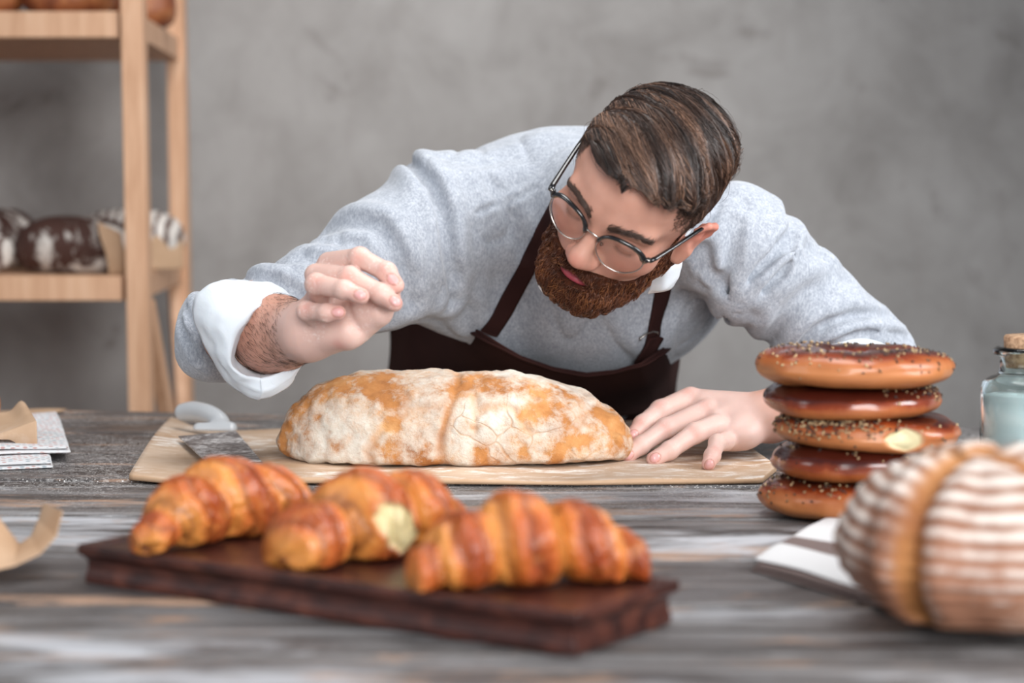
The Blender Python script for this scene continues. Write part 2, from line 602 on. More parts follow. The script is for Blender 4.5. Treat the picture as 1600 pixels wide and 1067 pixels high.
def mat_croissant():
    m = Mat('croissant_crust')
    co = m.coord('Object')
    a = m.attr('band')                       # 0 in the grooves, 1 on the baked top of each layer
    lay = m.attr('layer')
    n = m.noise(co, 60, 5, 0.65, 0.5)
    n2 = m.noise(co, 22, 3, 0.6)
    f = m.math('ADD', m.math('MULTIPLY', a, 0.62), m.math('MULTIPLY', m.math('SUBTRACT', n2, 0.5), 0.7))
    c = m.ramp(f, [(0.02, (0.13, 0.030, 0.008)), (0.14, (0.55, 0.205, 0.045)), (0.28, (0.62, 0.235, 0.050)), (0.48, (0.46, 0.105, 0.018)), (0.68, (0.27, 0.045, 0.009)), (0.92, (0.12, 0.018, 0.005))])
    c = m.mix(m.ramp(n, [(0.52, 0.0), (0.75, 0.6)]), c, (0.66, 0.27, 0.065))
    c = m.mix(m.math('MULTIPLY', m.ramp(m.math('ADD', m.math('MULTIPLY', lay, .5), .5), [(.0, 1.0), (.22, 0.0)]), .55), c, (0.10, 0.022, 0.006))
    c = m.mix(m.attr('crumb'), c, (0.64, 0.52, 0.27))
    m.bump(m.math('ADD', n, m.math('MULTIPLY', lay, 0.9)), 0.6, 0.003)
    return m.out(c, 0.38, Specular_IOR_Level=0.5, Subsurface_Weight=0.08, Subsurface_Radius=(0.01, 0.004, 0.001), Coat_Weight=0.15, Coat_Roughness=0.3)


def mat_bagel(glaze=0.5, seed=0.0):
    m = Mat('glazed_ring_crust')
    co = m.coord('Object', loc=(seed, seed * 2, 0))
    g = m.attr('top')
    n = m.noise(co, 16, 4, 0.6, 0.4); n2 = m.noise(co, 70, 4, 0.6)
    f = m.math('ADD', g, m.math('MULTIPLY', m.math('SUBTRACT', n, 0.5), 0.75))
    c = m.ramp(f, [(glaze - .38, (0.45, 0.160, 0.048)), (glaze - .1, (0.33, 0.085, 0.019)), (glaze + .02, (0.20, 0.032, 0.008)), (glaze + .2, (0.050, 0.007, 0.004))])
    c = m.mix(m.attr('crumb'), c, (0.60, 0.53, 0.32))
    m.bump(n2, 0.12, 0.001)
    r = m.ramp(f, [(glaze - .2, 0.5), (glaze + .05, 0.22)])
    r = m.mix(m.attr('crumb'), r, (0.9, 0.9, 0.9))
    return m.out(c, r, Coat_Weight=0.25, Coat_Roughness=0.15)


def mat_boule():
    m = Mat('ringed_crust')
    co = m.coord('Object')
    fl = m.attr('flour')
    n = m.noise(co, 45, 5, 0.7); n2 = m.noise(co, 8, 3, 0.6)
    base = m.ramp(n2, [(0.3, (0.17, 0.068, 0.036)), (0.5, (0.27, 0.120, 0.068)), (0.7, (0.38, 0.19, 0.11))])
    f = m.math('ADD', fl, m.math('MULTIPLY', m.math('SUBTRACT', n, 0.5), 1.5))
    c = m.mix(m.ramp(f, [(0.22, 0.0), (0.90, 0.85)]), base, (0.70, 0.63, 0.57))
    s = m.attr('score')
    c = m.mix(s, c, m.ramp(n2, [(0.35, (0.27, 0.095, 0.026)), (0.65, (0.44, 0.20, 0.060))]))
    m.bump(n, 0.4, 0.002)
    return m.out(c, 0.75)


def mat_rye():
    m = Mat('floured_dark_rye_crust')
    co = m.coord('Object')
    n = m.noise(co, 10, 4, 0.6, 0.7); n2 = m.noise(co, 55, 4, 0.7)
    f = m.math('ADD', m.math('MULTIPLY', n, 0.8), m.math('MULTIPLY', n2, 0.22))
    c = m.mix(m.ramp(f, [(0.50, 0.0), (0.58, 1.0)]), (0.055, 0.020, 0.013), (0.62, 0.57, 0.52))
    m.bump(n2, 0.5, 0.003)
    return m.out(c, 0.8)


def mat_striped_rye():
    m = Mat('ring_floured_rye_crust')
    co = m.coord('Object')
    n2 = m.noise(co, 55, 4, 0.7)
    w = m.wave(co, 17, 2.2, 2, 'X')
    f = m.math('ADD', m.math('MULTIPLY', w, 0.55), m.math('MULTIPLY', n2, 0.5))
    c = m.mix(m.ramp(f, [(0.30, 0.0), (0.55, 1.0)]), (0.075, 0.028, 0.018), (0.66, 0.61, 0.56))
    m.bump(n2, 0.5, 0.003)
    return m.out(c, 0.8)


def mat_brown():
    m = Mat('brown_crust')
    co = m.coord('Object')
    n = m.noise(co, 22, 5, 0.65, 0.4)
    c = m.ramp(n, [(0.3, (0.09, 0.022, 0.010)), (0.5, (0.24, 0.070, 0.024)), (0.7, (0.42, 0.165, 0.060))])
    m.bump(n, 0.3, 0.003)
    return m.out(c, 0.5)


def mat_paper():
    m = Mat('brown_parchment')
    co = m.coord('Object')
    n = m.noise(co, 14, 5, 0.6)
    c = m.ramp(n, [(0.3, (0.44, 0.275, 0.160)), (0.7, (0.54, 0.355, 0.225))])
    fn = m.noise(m.coord('Object', (1, 2.2, 1)), 26, 5, 0.72, 0.6)
    big = m.noise(co, 5, 2, 0.5)
    fl = m.math('MULTIPLY', m.ramp(fn, [(0.50, 0.0), (0.66, 1.0)]), m.ramp(big, [(0.40, 0.0), (0.55, 1.0)]))
    c = m.mix(m.math('MULTIPLY', fl, m.attr('floured')), c, (0.86, 0.83, 0.79))
    c = m.mix(m.math('MULTIPLY', m.ramp(m.noise(co, 7, 4, .7), [(.35, 0.0), (.62, 1.0)]), m.math('MULTIPLY', m.attr('floured'), 0.30)), c, (0.76, 0.68, 0.58))
    m.bump(m.noise(co, 35, 3), 0.15, 0.002)
    return m.out(c, 0.7)


M_LOAF = mat_floured_loaf(); M_CROI = mat_croissant(); M_BOULE = mat_boule(); M_RYE = mat_rye(); M_SRYE = mat_striped_rye()
M_BROWN = mat_brown(); M_PAPER = mat_paper()

# ------------------------------------------------------------------ big floured loaf
LC = T(711, 700); LC = np.array([P(709, 700, 2.25)[0], 2.247, TZ + .0150])
LRZ = rot((0, 0, 1), math.radians(-2.0))


def stroke_pts(pts, dens=14):
    out = []
    for a, b in zip(pts[:-1], pts[1:]):
        for k in range(dens): out.append(np.array(a) + (np.array(b) - np.array(a)) * k / dens)
    out.append(np.array(pts[-1])); return np.array(out)


def project(f, pix, d0, d1, n=260):
    """where the rays of pixel strokes first meet the surface f = 0"""
    res = []
    ds = np.linspace(d0, d1, n)
    for (x, y) in pix:
        r = FWD + (x - 800.0) / FPX * RGT + (533.5 - y) / FPX * UPV
        p = CAM + ds[:, None] * r
        v = f(p); w = np.where(v < 0)[0]
        if len(w) and w[0] > 0:
            i = w[0]; t = v[i - 1] / (v[i - 1] - v[i]); res.append(p[i - 1] + t * (p[i] - p[i - 1]))
        else:
            res.append(np.array([np.nan] * 3))
    return np.array(res)


def loaf_base(p):
    q = (p - LC) @ LRZ
    x = q[:, 0] / 0.1945
    # long oval with a fuller left shoulder and a lower right end
    w = 0.088 * (1 - 0.05 * x)
    hgt = 0.0880 - 0.0090 * x - 0.004 * x * x
    z = np.where(q[:, 2] > 0, q[:, 2] / hgt, q[:, 2] / 0.034)
    k = (np.abs(x) ** 3.1 + np.abs(q[:, 1] / w) ** 2.35 + np.abs(z) ** 2.2)
    d = (k ** (1 / 2.35) - 1) * 0.062
    d = smax(d, -(p[:, 2] - (TZ + .0098)), 0.010)
    return d


_cr = [[(712, 578), (716, 596), (703, 628), (696, 660), (688, 690), (690, 730)],
       [(640, 642), (610, 655), (590, 680), (575, 705), (585, 728)],
       [(640, 642), (680, 640), (703, 628)],
       [(705, 598), (735, 612), (745, 640), (742, 672)],
       [(745, 640), (790, 632), (815, 655), (828, 672)],
       [(815, 655), (835, 625), (830, 600)],
       [(905, 625), (915, 645), (905, 665)],
       [(640, 642), (628, 610), (600, 600)]]
LCR = np.concatenate([project(loaf_base, stroke_pts(c, 6), 1.9, 2.5) for c in _cr[:1] + _cr[1:]])
LCRm = np.concatenate([np.full(len(stroke_pts(c, 6)), w) for c, w in zip(_cr, (1, .7, .5, .5, .6, .6, .7, .5))])
_ok = ~np.isnan(LCR[:, 0]); LCR = LCR[_ok]; LCRm = LCRm[_ok]


def crack_val(p, rad):
    out = np.zeros(len(p))
    for i in range(0, len(p), 40000):
        q = p[i:i + 40000]
        d = np.full(len(q), 9.0); wt = np.zeros(len(q))
        for c, w in zip(LCR, LCRm):
            e = ((q - c) ** 2).sum(1); m = e < d
            d[m] = e[m]; wt[m] = w
        out[i:i + 40000] = wt * np.clip(1 - np.sqrt(d) / rad, 0, 1)
    return out


def loaf_f(p):
    d = loaf_base(p)
    n = fbm(p * 15, 3, 3) * 0.0042 + np.abs(fbm(p * 42, 2, 9)) * 0.0030 + fbm(p * 130, 2, 5) * 0.0008
    return d - n + 0.0035 * crack_val(p + fbm(p * 60, 1, 8)[:, None] * .003, 0.0055)


v, f = isosurf(loaf_f, LC + (-.215, -.10, -.02), LC + (.215, .10, .115), 0.0024)
_bare = [(490, 625, .026), (540, 608, .026), (600, 596, .022), (470, 680, .020), (520, 705, .012), (600, 722, .020), (660, 715, .016), (600, 655, .010), (765, 603, .022), (820, 600, .018),
         (852, 640, .020), (872, 608, .020), (820, 690, .012), (760, 700, .016), (945, 655, .015), (812, 662, .012), (905, 695, .014), (742, 650, .011), (640, 690, .008), (450, 700, .02)]
_bp = project(loaf_f, [(a, b) for a, b, _ in _bare], 1.95, 2.45, 500)
bare = np.zeros(len(v)); _vw = v + .030 * np.stack([fbm(v * 30 + 7 * k, 3, k) for k in range(3)], 1)
for _c, (_, _, _r) in zip(_bp, _bare):
    if not np.isnan(_c[0]): bare = np.maximum(bare, np.exp(-((_vw - _c) ** 2).sum(1) / (_r * 1.35) ** 2))
_back = sst(LC[1] + .01, LC[1] + .06, v[:, 1]); bare = np.maximum(bare, _back * sst(-.1, .35, fbm(v * 13, 2, 4)))
loaf = mesh_obj('loaf_of_bread', v, f, M_LOAF, None, True, {'bare': ('FLOAT', bare), 'crack': ('FLOAT', crack_val(v + fbm(v * 60, 1, 8)[:, None] * .003, 0.0085))})
tag(loaf, 'large oval flour-dusted white loaf lying on brown parchment in front of the man', 'bread')

# ------------------------------------------------------------------ parchment under the loaf
def sheet(name, fn, nu, nv, thick, mat, parent=None, attrs=None):
    """fn(u, v) -> point; closed thin sheet with real thickness"""
    U, V = np.meshgrid(np.linspace(0, 1, nu), np.linspace(0, 1, nv), indexing='ij')
    pts = np.array([fn(u, v) for u, v in zip(U.ravel(), V.ravel())])
    G = pts.reshape(nu, nv, 3)
    du = np.gradient(G, axis=0); dv = np.gradient(G, axis=1)
    N = np.cross(du, dv); N /= np.linalg.norm(N, axis=2)[..., None] + 1e-9
    A = (G + N * thick / 2).reshape(-1, 3); Bt = (G - N * thick / 2).reshape(-1, 3)
    n = nu * nv
    i, j = np.meshgrid(np.arange(nu - 1), np.arange(nv - 1), indexing='ij')
    a = (i * nv + j).ravel()
    top = np.stack([a, a + nv, a + nv + 1, a + 1], 1)
    bot = np.stack([a, a + 1, a + nv + 1, a + nv], 1) + n
    rim = []
    for k in range(nv - 1):
        rim.append((k, k + 1, n + k + 1, n + k)); b = (nu - 1) * nv + k; rim.append((b + 1, b, n + b, n + b + 1))
    for k in range(nu - 1):
        b = k * nv; rim.append((b + nv, b, n + b, n + b + nv)); b = k * nv + nv - 1; rim.append((b, b + nv, n + b + nv, n + b))
    at = {k: (t, np.concatenate([d, d])) for k, (t, d) in (attrs or {}).items()}
    return mesh_obj(name, np.concatenate([A, Bt]), np.concatenate([top, bot, np.array(rim)]), mat, parent, True, at)


def lerp_line(pts, u):
    xs = [p[0] for p in pts]; x = xs[0] + (xs[-1] - xs[0]) * u
    return x, float(np.interp(x, xs, [p[1] for p in pts]))


def bench_parchment(u, v):
    bx, by = lerp_line([(268, 655), (300, 668), (350, 676), (440, 672), (700, 682), (1160, 692)], u)
    fx, fy = lerp_line([(203, 752), (260, 757), (400, 757), (600, 757), (900, 760), (1190, 757), (1212, 738)], u)
    B = T(bx, by); F = T(fx, fy)
    s = min(v / 0.8, 1.0)
    p = B + (F - B) * s
    hz = 0.0052
    wv = 0.0011 * math.sin(u * 23 + v * 3) + 0.0008 * math.sin(v * 9 + u * 7)
    rise = 0.0045 * max(0, 1 - u / 0.07) * math.sin(s * PI)
    p[2] = TZ + 0.0018 + (hz + wv) * min(1, s * 1.6) + rise
    if u < .05: p[2] += .0015 * (1 - u / .05) * (1 - s)
    if v > 0.8:                                    # the front edge turns under itself
        t = (v - 0.8) / 0.2
        d = nrm((F - B) * (1, 1, 0))
        r = (p[2] - TZ - 0.0018) / 2 + 0.0002
        if t < 0.5:
            a = t / 0.5 * PI
            p = p + d * math.sin(a) * r * 1.6; p[2] -= r * (1 - math.cos(a))
        else:
            p = p - d * (t - .5) * 0.06; p[2] -= 2 * r
    return p


U_, V_ = np.meshgrid(np.linspace(0, 1, 150), np.linspace(0, 1, 60), indexing='ij')
par = sheet('parchment_sheet', bench_parchment, 150, 60, 0.0006, M_PAPER,
            attrs={'floured': ('FLOAT', np.clip(1.15 - V_.ravel() * .1, 0, 1) * (V_.ravel() < .82))})
tag(par, 'long sheet of brown baking parchment dusted with flour under the big oval loaf', 'baking paper')

# ------------------------------------------------------------------ bench scraper
M_STEEL = Mat('floured_steel')
_n = M_STEEL.noise(M_STEEL.coord('Object'), 130, 4, .75); _n2 = M_STEEL.noise(M_STEEL.coord('Object'), 18, 3, .6, .5)
_f = M_STEEL.math('ADD', M_STEEL.math('MULTIPLY', _n, .55), M_STEEL.math('MULTIPLY', _n2, .5))
_fm = M_STEEL.ramp(_f, [(.50, 0.0), (.62, 1.0)])
_c = M_STEEL.mix(_fm, (.22, .20, .20), (.72, .70, .69))
M_STEEL.link(M_STEEL.math('SUBTRACT', .85, _fm, True), M_STEEL.b.inputs['Metallic'])
M_STEEL.bump(_n, .3, .001)
M_STEEL = M_STEEL.out(_c, .42)
M_GREYPL = plain('pale_grey_plastic', (.56, .58, .60), .32, Coat_Weight=.2)
scr = empty('bench_scraper', T(330, 700), 'steel dough scraper with curved pale grey handle lying on parchment beside the loaf', 'scraper')
zz = TZ + .0105
a, b, c, d = T(279, 683, zz + .004), T(369, 675, zz + .004), T(430, 748, zz), T(350, 748, zz)
bl = MB().add([a, b, c, d] + [q + np.array([0, 0, .0014]) for q in (a, b, c, d)],
              [(3, 2, 1, 0), (4, 5, 6, 7), (0, 1, 5, 4), (1, 2, 6, 5), (2, 3, 7, 6), (3, 0, 4, 7)])
bl.build('blade', M_STEEL, scr)
_hp = [P(352, 670, 2.475), P(343, 656, 2.485), P(325, 647, 2.50), P(303, 643, 2.52), P(287, 644, 2.53)]
_hr = [.0085, .0100, .0118, .0128, .0112]


_hq = []; _hrq = []
for i_ in range(len(_hp) - 1):
    a0, a1, a2, a3 = _hp[max(i_ - 1, 0)], _hp[i_], _hp[i_ + 1], _hp[min(i_ + 2, len(_hp) - 1)]
    for k_ in range(8):
        t = k_ / 8
        _hq.append(.5 * ((2 * a1) + (-a0 + a2) * t + (2 * a0 - 5 * a1 + 4 * a2 - a3) * t * t + (-a0 + 3 * a1 - 3 * a2 + a3) * t ** 3)); _hrq.append(_hr[i_] * (1 - t) + _hr[i_ + 1] * t)
_hq.append(_hp[-1]); _hrq.append(_hr[-1])


def handle_f(p):
    d = None
    for i_ in range(len(_hq) - 1):
        c_ = cap(p, _hq[i_], _hq[i_ + 1], _hrq[i_], _hrq[i_ + 1]); d = c_ if d is None else np.minimum(d, c_)
    d = smin(d, cap(p, P(311, 670, 2.475), P(361, 669, 2.465), .0075), .010)
    d = smin(d, cap(p, P(311, 675, 2.47), P(361, 674, 2.46), .0065), .004)
    return smax(d, -(p[:, 2] - (zz + .0022)), .002)


v, f = isosurf(handle_f, P(330, 660, 2.51) - .065, P(330, 660, 2.51) + .065, .0016)
mesh_obj('handle', v, f, M_GREYPL, scr)

# ------------------------------------------------------------------ wooden serving tray
M_TRAY = Mat('dark_red_wood')
_co = M_TRAY.coord('Object', (1, 1, 1), (0, 0, .55))
_g = M_TRAY.noise(M_TRAY.coord('Object', (.12, 1, 1), (0, 0, .5535)), 55, 5, .6, .4)
_c = M_TRAY.ramp(_g, [(.3, (.012, .003, .0025)), (.5, (.045, .011, .007)), (.72, (.105, .030, .017))])
M_TRAY.bump(_g, .15, .001)
M_TRAY = M_TRAY.out(_c, .36, Coat_Weight=.15, Coat_Roughness=.25)
TH = 0.031
cF, cL = T(902, 958, TZ + TH), T(120, 850, TZ + TH)
tu = nrm((cL - cF) * (1, 1, 0)); tv = np.array([-tu[1], tu[0], 0])
if tv[1] < 0: tv = -tv
TL = np.linalg.norm((cL - cF)[:2]); TWd = 0.136
tcen = cF + tu * TL / 2 + tv * TWd / 2; tcen[2] = TZ
tray = empty('serving_tray', tcen, 'dark reddish-brown wooden board with stepped edge carrying three croissants', 'tray')


def tray_ring(i, z): return [cF * (1, 1, 0) + tu * (a * TL + (-i if a else i)) + tv * (b * TWd + (-i if b else i)) + np.array([0, 0, TZ + z])
                             for a, b in ((0, 0), (1, 0), (1, 1), (0, 1))]


rings = [tray_ring(*q) for q in [(.007, 0), (.004, .0006), (.004, .006), (.0055, .012), (.0055, .0185), (.002, .0220), (0, .0235), (0, .0302), (.0012, .031), (.009, .031), (.012, .0285)]]
v = [p for r in rings for p in r]; n = len(rings)
f = [(0, 1, 2, 3)] + [(4 * i + k, 4 * i + 4 + k, 4 * i + 4 + (k + 1) % 4, 4 * i + (k + 1) % 4) for i in range(n - 1) for k in range(4)] + [tuple(4 * (n - 1) + k for k in (3, 2, 1, 0))]
o = mesh_obj('board', v, f, M_TRAY, tray, False); bevel(o, .001, 2)
me = o.data
import bmesh
bm_ = bmesh.new(); bm_.from_mesh(me); bmesh.ops.recalc_face_normals(bm_, faces=bm_.faces); bm_.to_mesh(me); bm_.free()
TRAYTOP = TZ + .0287


# ------------------------------------------------------------------ croissants
def croissant(p0, p1, rmax, bend, lobes, seed, roll=0.0, crumb=None, hscale=1.0):
    """lobes: list of (position 0..1, radius factor) of the swelling layers"""
    p0 = np.array(p0, float); p1 = np.array(p1, float)
    L = np.linalg.norm(p1 - p0); t = (p1 - p0) / L; s_ = np.array([-t[1], t[0], 0])
    nu, nv = 300, 120
    u = np.linspace(0, 1, nu); ang = np.linspace(0, 2 * PI, nv, endpoint=False)
    U, A = np.meshgrid(u, ang, indexing='ij')
    ph = U + 0.030 * np.cos(A - 0.7 + roll) + 0.012 * np.sin(2 * A + seed)   # the rolled layers wind around
    env = np.sin(np.clip(U, 0, 1) * PI) ** 0.5
    prof = np.zeros_like(ph); band = np.zeros_like(ph)
    lb = sorted(lobes)
    cs = [l[0] for l in lb]
    for (c, rf, w) in lb:
        x = (ph - c) / w
        b = np.where(np.abs(x) < 1, (1 - np.abs(x) ** 2.3), 0) ** 0.5 * rf
        band = np.where(b > prof, np.clip(1 - np.abs(x) ** 1.6, 0, 1), band)
        prof = np.maximum(prof, b)
    endc = np.minimum(sst(0, .035, U), sst(1, .965, U))
    R = rmax * np.maximum(prof, 0.30 * env) * np.sqrt(endc)
    q = np.stack([U * 7 + seed, np.cos(A) * 1.2, np.sin(A) * 1.2], -1)
    R = R * (1 + 0.10 * fbm(q * 1.3, 3, int(seed))) + .0012 * fbm(q * 9, 2, 3) * endc
    lay = np.sin(ph * 62 + 3 * fbm(q, 2, 2))                                   # thin flaky edges inside each layer
    R = R * (1 + 0.020 * lay)
    cx = p0 + t * L * U[..., None] + s_ * (bend * (1 - (2 * U - 1) ** 2))[..., None]
    X = cx + s_ * (R * 1.06 * np.cos(A))[..., None]
    zc = rmax * 0.86 * np.maximum(0.36, env * .98) * hscale
    Z = TRAYTOP + zc + R * np.sin(A) * hscale
    flo = TRAYTOP + .0006
    Z = np.where(Z < flo + .006, flo + .006 * np.exp(np.clip((Z - flo - .006) / .006, -20, 0)), Z)
    V = X.copy(); V[..., 2] = Z
    V = V.reshape(-1, 3)
    i, j = np.meshgrid(np.arange(nu - 1), np.arange(nv), indexing='ij'); i = i.ravel(); j = j.ravel(); j2 = (j + 1) % nv
    F = np.stack([i * nv + j, (i + 1) * nv + j, (i + 1) * nv + j2, i * nv + j2], 1)
    cr = np.zeros(len(V))
    if crumb is not None:
        c0, rr = crumb
        e_ = V - c0; e_ = e_ - (e_ @ FWD)[:, None] * FWD; e_[:, 2] *= .55; e_[:, 0] += e_[:, 2] * .5
        dd = np.linalg.norm(e_, axis=1) + .005 * fbm(V * 90, 2, 4)
        cr = (1 - sst(rr * .8, rr, dd)) * ((V - (p0 + p1) / 2) @ FWD < .002)
        V = V + (nrm(-FWD) * -.006) * cr[:, None]
    o = mesh_obj('croissant', V, F, M_CROI, None, True, {'band': ('FLOAT', band.ravel()), 'layer': ('FLOAT', lay.ravel()), 'crumb': ('FLOAT', cr)})
    b = bmesh.new(); b.from_mesh(o.data); bmesh.ops.remove_doubles(b, verts=b.verts, dist=1e-5); bmesh.ops.recalc_face_normals(b, faces=b.faces); b.to_mesh(o.data); b.free()
    return o


g = 'croissants on the wooden board'
zt = TRAYTOP + .02
c1 = croissant(T(218, 832, zt), T(492, 778, zt), .034, .012, [(.09, .48, .12), (.30, .86, .17), (.54, 1.06, .17), (.77, .90, .15), (.93, .5, .11)], 3)
tag(c1, 'golden-brown croissant nearest the left end of the wooden board', 'croissant', g)
c2 = croissant(T(436, 850, zt), T(716, 802, zt), .035, -.006, [(.13, .80, .16), (.42, 1.10, .19), (.72, .98, .17), (.92, .62, .12)], 8,
               crumb=(P(612, 828, 1.46), .0125))
tag(c2, 'middle croissant on the wooden board, with a pale torn patch showing its crumb', 'croissant', g)
c3 = croissant(T(634, 882, zt), T(1012, 860, zt), .0345, .010, [(.07, .55, .11), (.24, .86, .15), (.47, 1.10, .17), (.73, .92, .155), (.93, .60, .11)], 14)
tag(c3, 'frontmost croissant on the wooden board, lying along its right half', 'croissant', g)


# ------------------------------------------------------------------ stack of glazed ring breads
M_SEED = Mat('mixed_seeds')
_r = M_SEED.attr('shade'); M_SEED = M_SEED.out(M_SEED.ramp(_r, [(.3, (.025, .016, .012)), (.55, (.20, .11, .05)), (.95, (.50, .37, .20))]), .6)


def ring_bread(c, Rout, h, mat, label, seed, tilt=(0, 0), nseed=240, seed_az=None, crumb=None):
    rmin = h * 1.12; Rm = Rout - rmin
    nu, nv = 180, 72
    A, B_ = np.meshgrid(np.linspace(0, 2 * PI, nu, endpoint=False), np.linspace(0, 2 * PI, nv, endpoint=False), indexing='ij')
    q = np.stack([np.cos(A) * 1.2 + seed * 3, np.sin(A) * 1.2, np.zeros_like(A)], -1)
    wob = 1 + .06 * fbm(q, 2, 1); wz = 1 + .13 * fbm(q * 1.4, 2, 6)
    cb, sb = np.cos(B_), np.sin(B_)
    pr = rmin * np.sign(cb) * np.abs(cb) ** .9; pz = h / 2 * np.sign(sb) * np.abs(sb) ** .85
    lump = 1 + .08 * fbm(np.stack([np.cos(A) * 3, np.sin(A) * 3, B_ * .8], -1) + seed, 2, 2)
    rr = (Rm + pr * lump) * wob
    X = np.stack([rr * np.cos(A), rr * np.sin(A), pz * wz * lump], -1).reshape(-1, 3)
    M = rot((1, 0, 0), tilt[0]) @ rot((0, 1, 0), tilt[1])
    i, j = np.meshgrid(np.arange(nu), np.arange(nv), indexing='ij'); i = i.ravel(); j = j.ravel(); i2 = (i + 1) % nu; j2 = (j + 1) % nv
    F = np.stack([i * nv + j, i2 * nv + j, i2 * nv + j2, i * nv + j2], 1)
    W = X @ M.T + c
    top = sb.ravel() * .5 + .5
    cr = np.zeros(len(W))
    if crumb is not None:
        c0, rx, rz = crumb
        e = np.sqrt(((W[:, 0] - c0[0]) / rx) ** 2 + ((W[:, 2] - c0[2]) / rz) ** 2) + .25 * fbm(W * 110, 2, 4)
        cr = (1 - sst(.8, 1.0, e)) * (W[:, 1] < c[1])
        W[:, 1] += .007 * cr
    root = empty('ring_bread', (c[0], c[1], c[2] - h / 2), label, 'bread', 'glazed ring breads in a stack')
    mesh_obj('crust', W, F, mat, root, True, {'top': ('FLOAT', top), 'crumb': ('FLOAT', cr)})
    if nseed:
        rs = np.random.RandomState(int(seed * 10) + 5)
        V = []; Fs = []; sh = []
        for k in range(nseed):
            az = rs.uniform(0, 2 * PI) if seed_az is None else rs.normal(seed_az[0], seed_az[1])
            b = rs.normal(1.05, .55) if seed_az is None else rs.normal(seed_az[2], .45)
            ii = int(az / (2 * PI) * nu) % nu; jj = int(b / (2 * PI) * nv) % nv
            p = W[ii * nv + jj]
            if cr[ii * nv + jj] > .2: continue
            nn = nrm(W[ii * nv + jj] - (M @ np.array([Rm * math.cos(A[ii, 0]), Rm * math.sin(A[ii, 0]), 0]) + c))
            a1 = nrm(np.cross(nn, rs.normal(size=3))); a2 = np.cross(nn, a1)
            s = rs.uniform(.75, 1.25); la, lb_, lc = .0021 * s, .0012 * s, .0008 * s
            b0 = len(V)
            for dv in (a1 * la, a2 * lb_, -a1 * la, -a2 * lb_, nn * lc * 1.6, -nn * lc): V.append(p + nn * .0004 + dv)
            Fs += [(b0 + x, b0 + y, b0 + z) for x, y, z in ((0, 1, 4), (1, 2, 4), (2, 3, 4), (3, 0, 4), (1, 0, 5), (2, 1, 5), (3, 2, 5), (0, 3, 5))]
            sh += [rs.uniform()] * 6
        o = mesh_obj('seeds', np.array(V), np.array(Fs), M_SEED, root, True, {'shade': ('FLOAT', np.array(sh))})
        o['kind'] = 'stuff'
    return root


def rb_at(x0, x1, y0, y1, d):
    s = FPX / d
    c = P((x0 + x1) / 2, (y0 + y1) / 2, d)
    return c, (x1 - x0) / 2 / s, (y1 - y0) / s * 0.93


BD = 1.90
rb = [(1188, 1486, 545, 609, .82, 'topmost ring bread of the stack, seeded light golden-brown with a smooth side', 1.0, 260, None),
      (1196, 1472, 597, 652, .50, 'second ring bread from the top of the stack, shiny dark brown glaze', 2.3, 110, (5.9, .35, 1.0)),
      (1218, 1505, 645, 700, .74, 'middle ring bread of the stack, seed-crusted with a pale torn patch', 3.1, 420, (4.0, .55, .75)),
      (1210, 1488, 693, 760, .44, 'fourth ring bread from the top of the stack, dark glossy red-brown', 4.7, 90, None),
      (1190, 1476, 742, 815, .74, 'lowest ring bread of the stack, resting on the table behind the napkin', 5.2, 300, None)]
prev = TZ
heights = []
for k, (x0, x1, y0, y1, gl, lab, sd, ns, az) in reversed(list(enumerate(rb))):
    c, Ro, hh = rb_at(x0, x1, y0, y1, BD)
    hh = min(hh, .0345)
    ztop = {4: .0, 3: .0335, 2: .0645, 1: .0930, 0: .1215}[k]
    c = np.array([c[0], 1.905 + (.004 if k % 2 else -.002), TZ + ztop + hh / 2 + .0012])
    crumb = (P(1415, 680, 1.83), .0150, .0105) if k == 2 else None
    if crumb: crumb = (np.array([P(1415, 680, 1.83)[0], 0, c[2] - .001]), .0180, .0105)
    ring_bread(c, Ro, hh, mat_bagel(gl, sd), lab, sd, ((-.01, .015, .0, -.008, 0)[k], (.01, -.01, .02, -.02, 0)[k]), ns, az, crumb)

# ------------------------------------------------------------------ round ringed loaf at the right
BC = np.array([P(1560, 880, 1.40)[0], 1.408, TZ + .0545])


def boule_base(p):
    q = p - BC
    a = np.arctan2(q[:, 1], q[:, 0]); r = np.hypot(q[:, 0], q[:, 1])
    z = np.where(q[:, 2] > 0, q[:, 2] / .072, q[:, 2] / .0575)
    e = np.where(q[:, 2] > 0, 2.0, 1.8)
    k = (np.abs(r / .1010) ** e + np.abs(z) ** e) ** (1 / e)
    return (k - 1) * .078


SA = [math.radians(235), math.radians(-38)]        # directions of the two scores across the top


def boule_score(p):
    q = p - BC - np.array([-.018, -.01, 0])
    s = np.full(len(p), 9.0)
    for a in SA:
        nn = np.array([-math.sin(a), math.cos(a)])
        al = q[:, 0] * math.cos(a) + q[:, 1] * math.sin(a)
        d = np.abs(q[:, 0] * nn[0] + q[:, 1] * nn[1] + .010 * np.sin(al * 22))
        s = np.minimum(s, d + np.clip(-(q[:, 2] + .035) * .8, 0, 1))
    return s + .003 * fbm(p * 45, 2, 7)


def boule_f(p):
    s = boule_score(p)
    q = p - BC
    ph = np.arctan2(np.hypot(q[:, 0], q[:, 1]) * .75, q[:, 2] + .02) * 46 + 1.5 * fbm(p * 9, 2, 12)
    return boule_base(p) + .008 * (1 - sst(.0, .013, s)) - .0045 * np.exp(-((s - .022) / .012) ** 2) - .0008 * np.sin(ph) - .006 * fbm(p * 11, 2, 15) - .003 * fbm(p * 18, 3, 2)


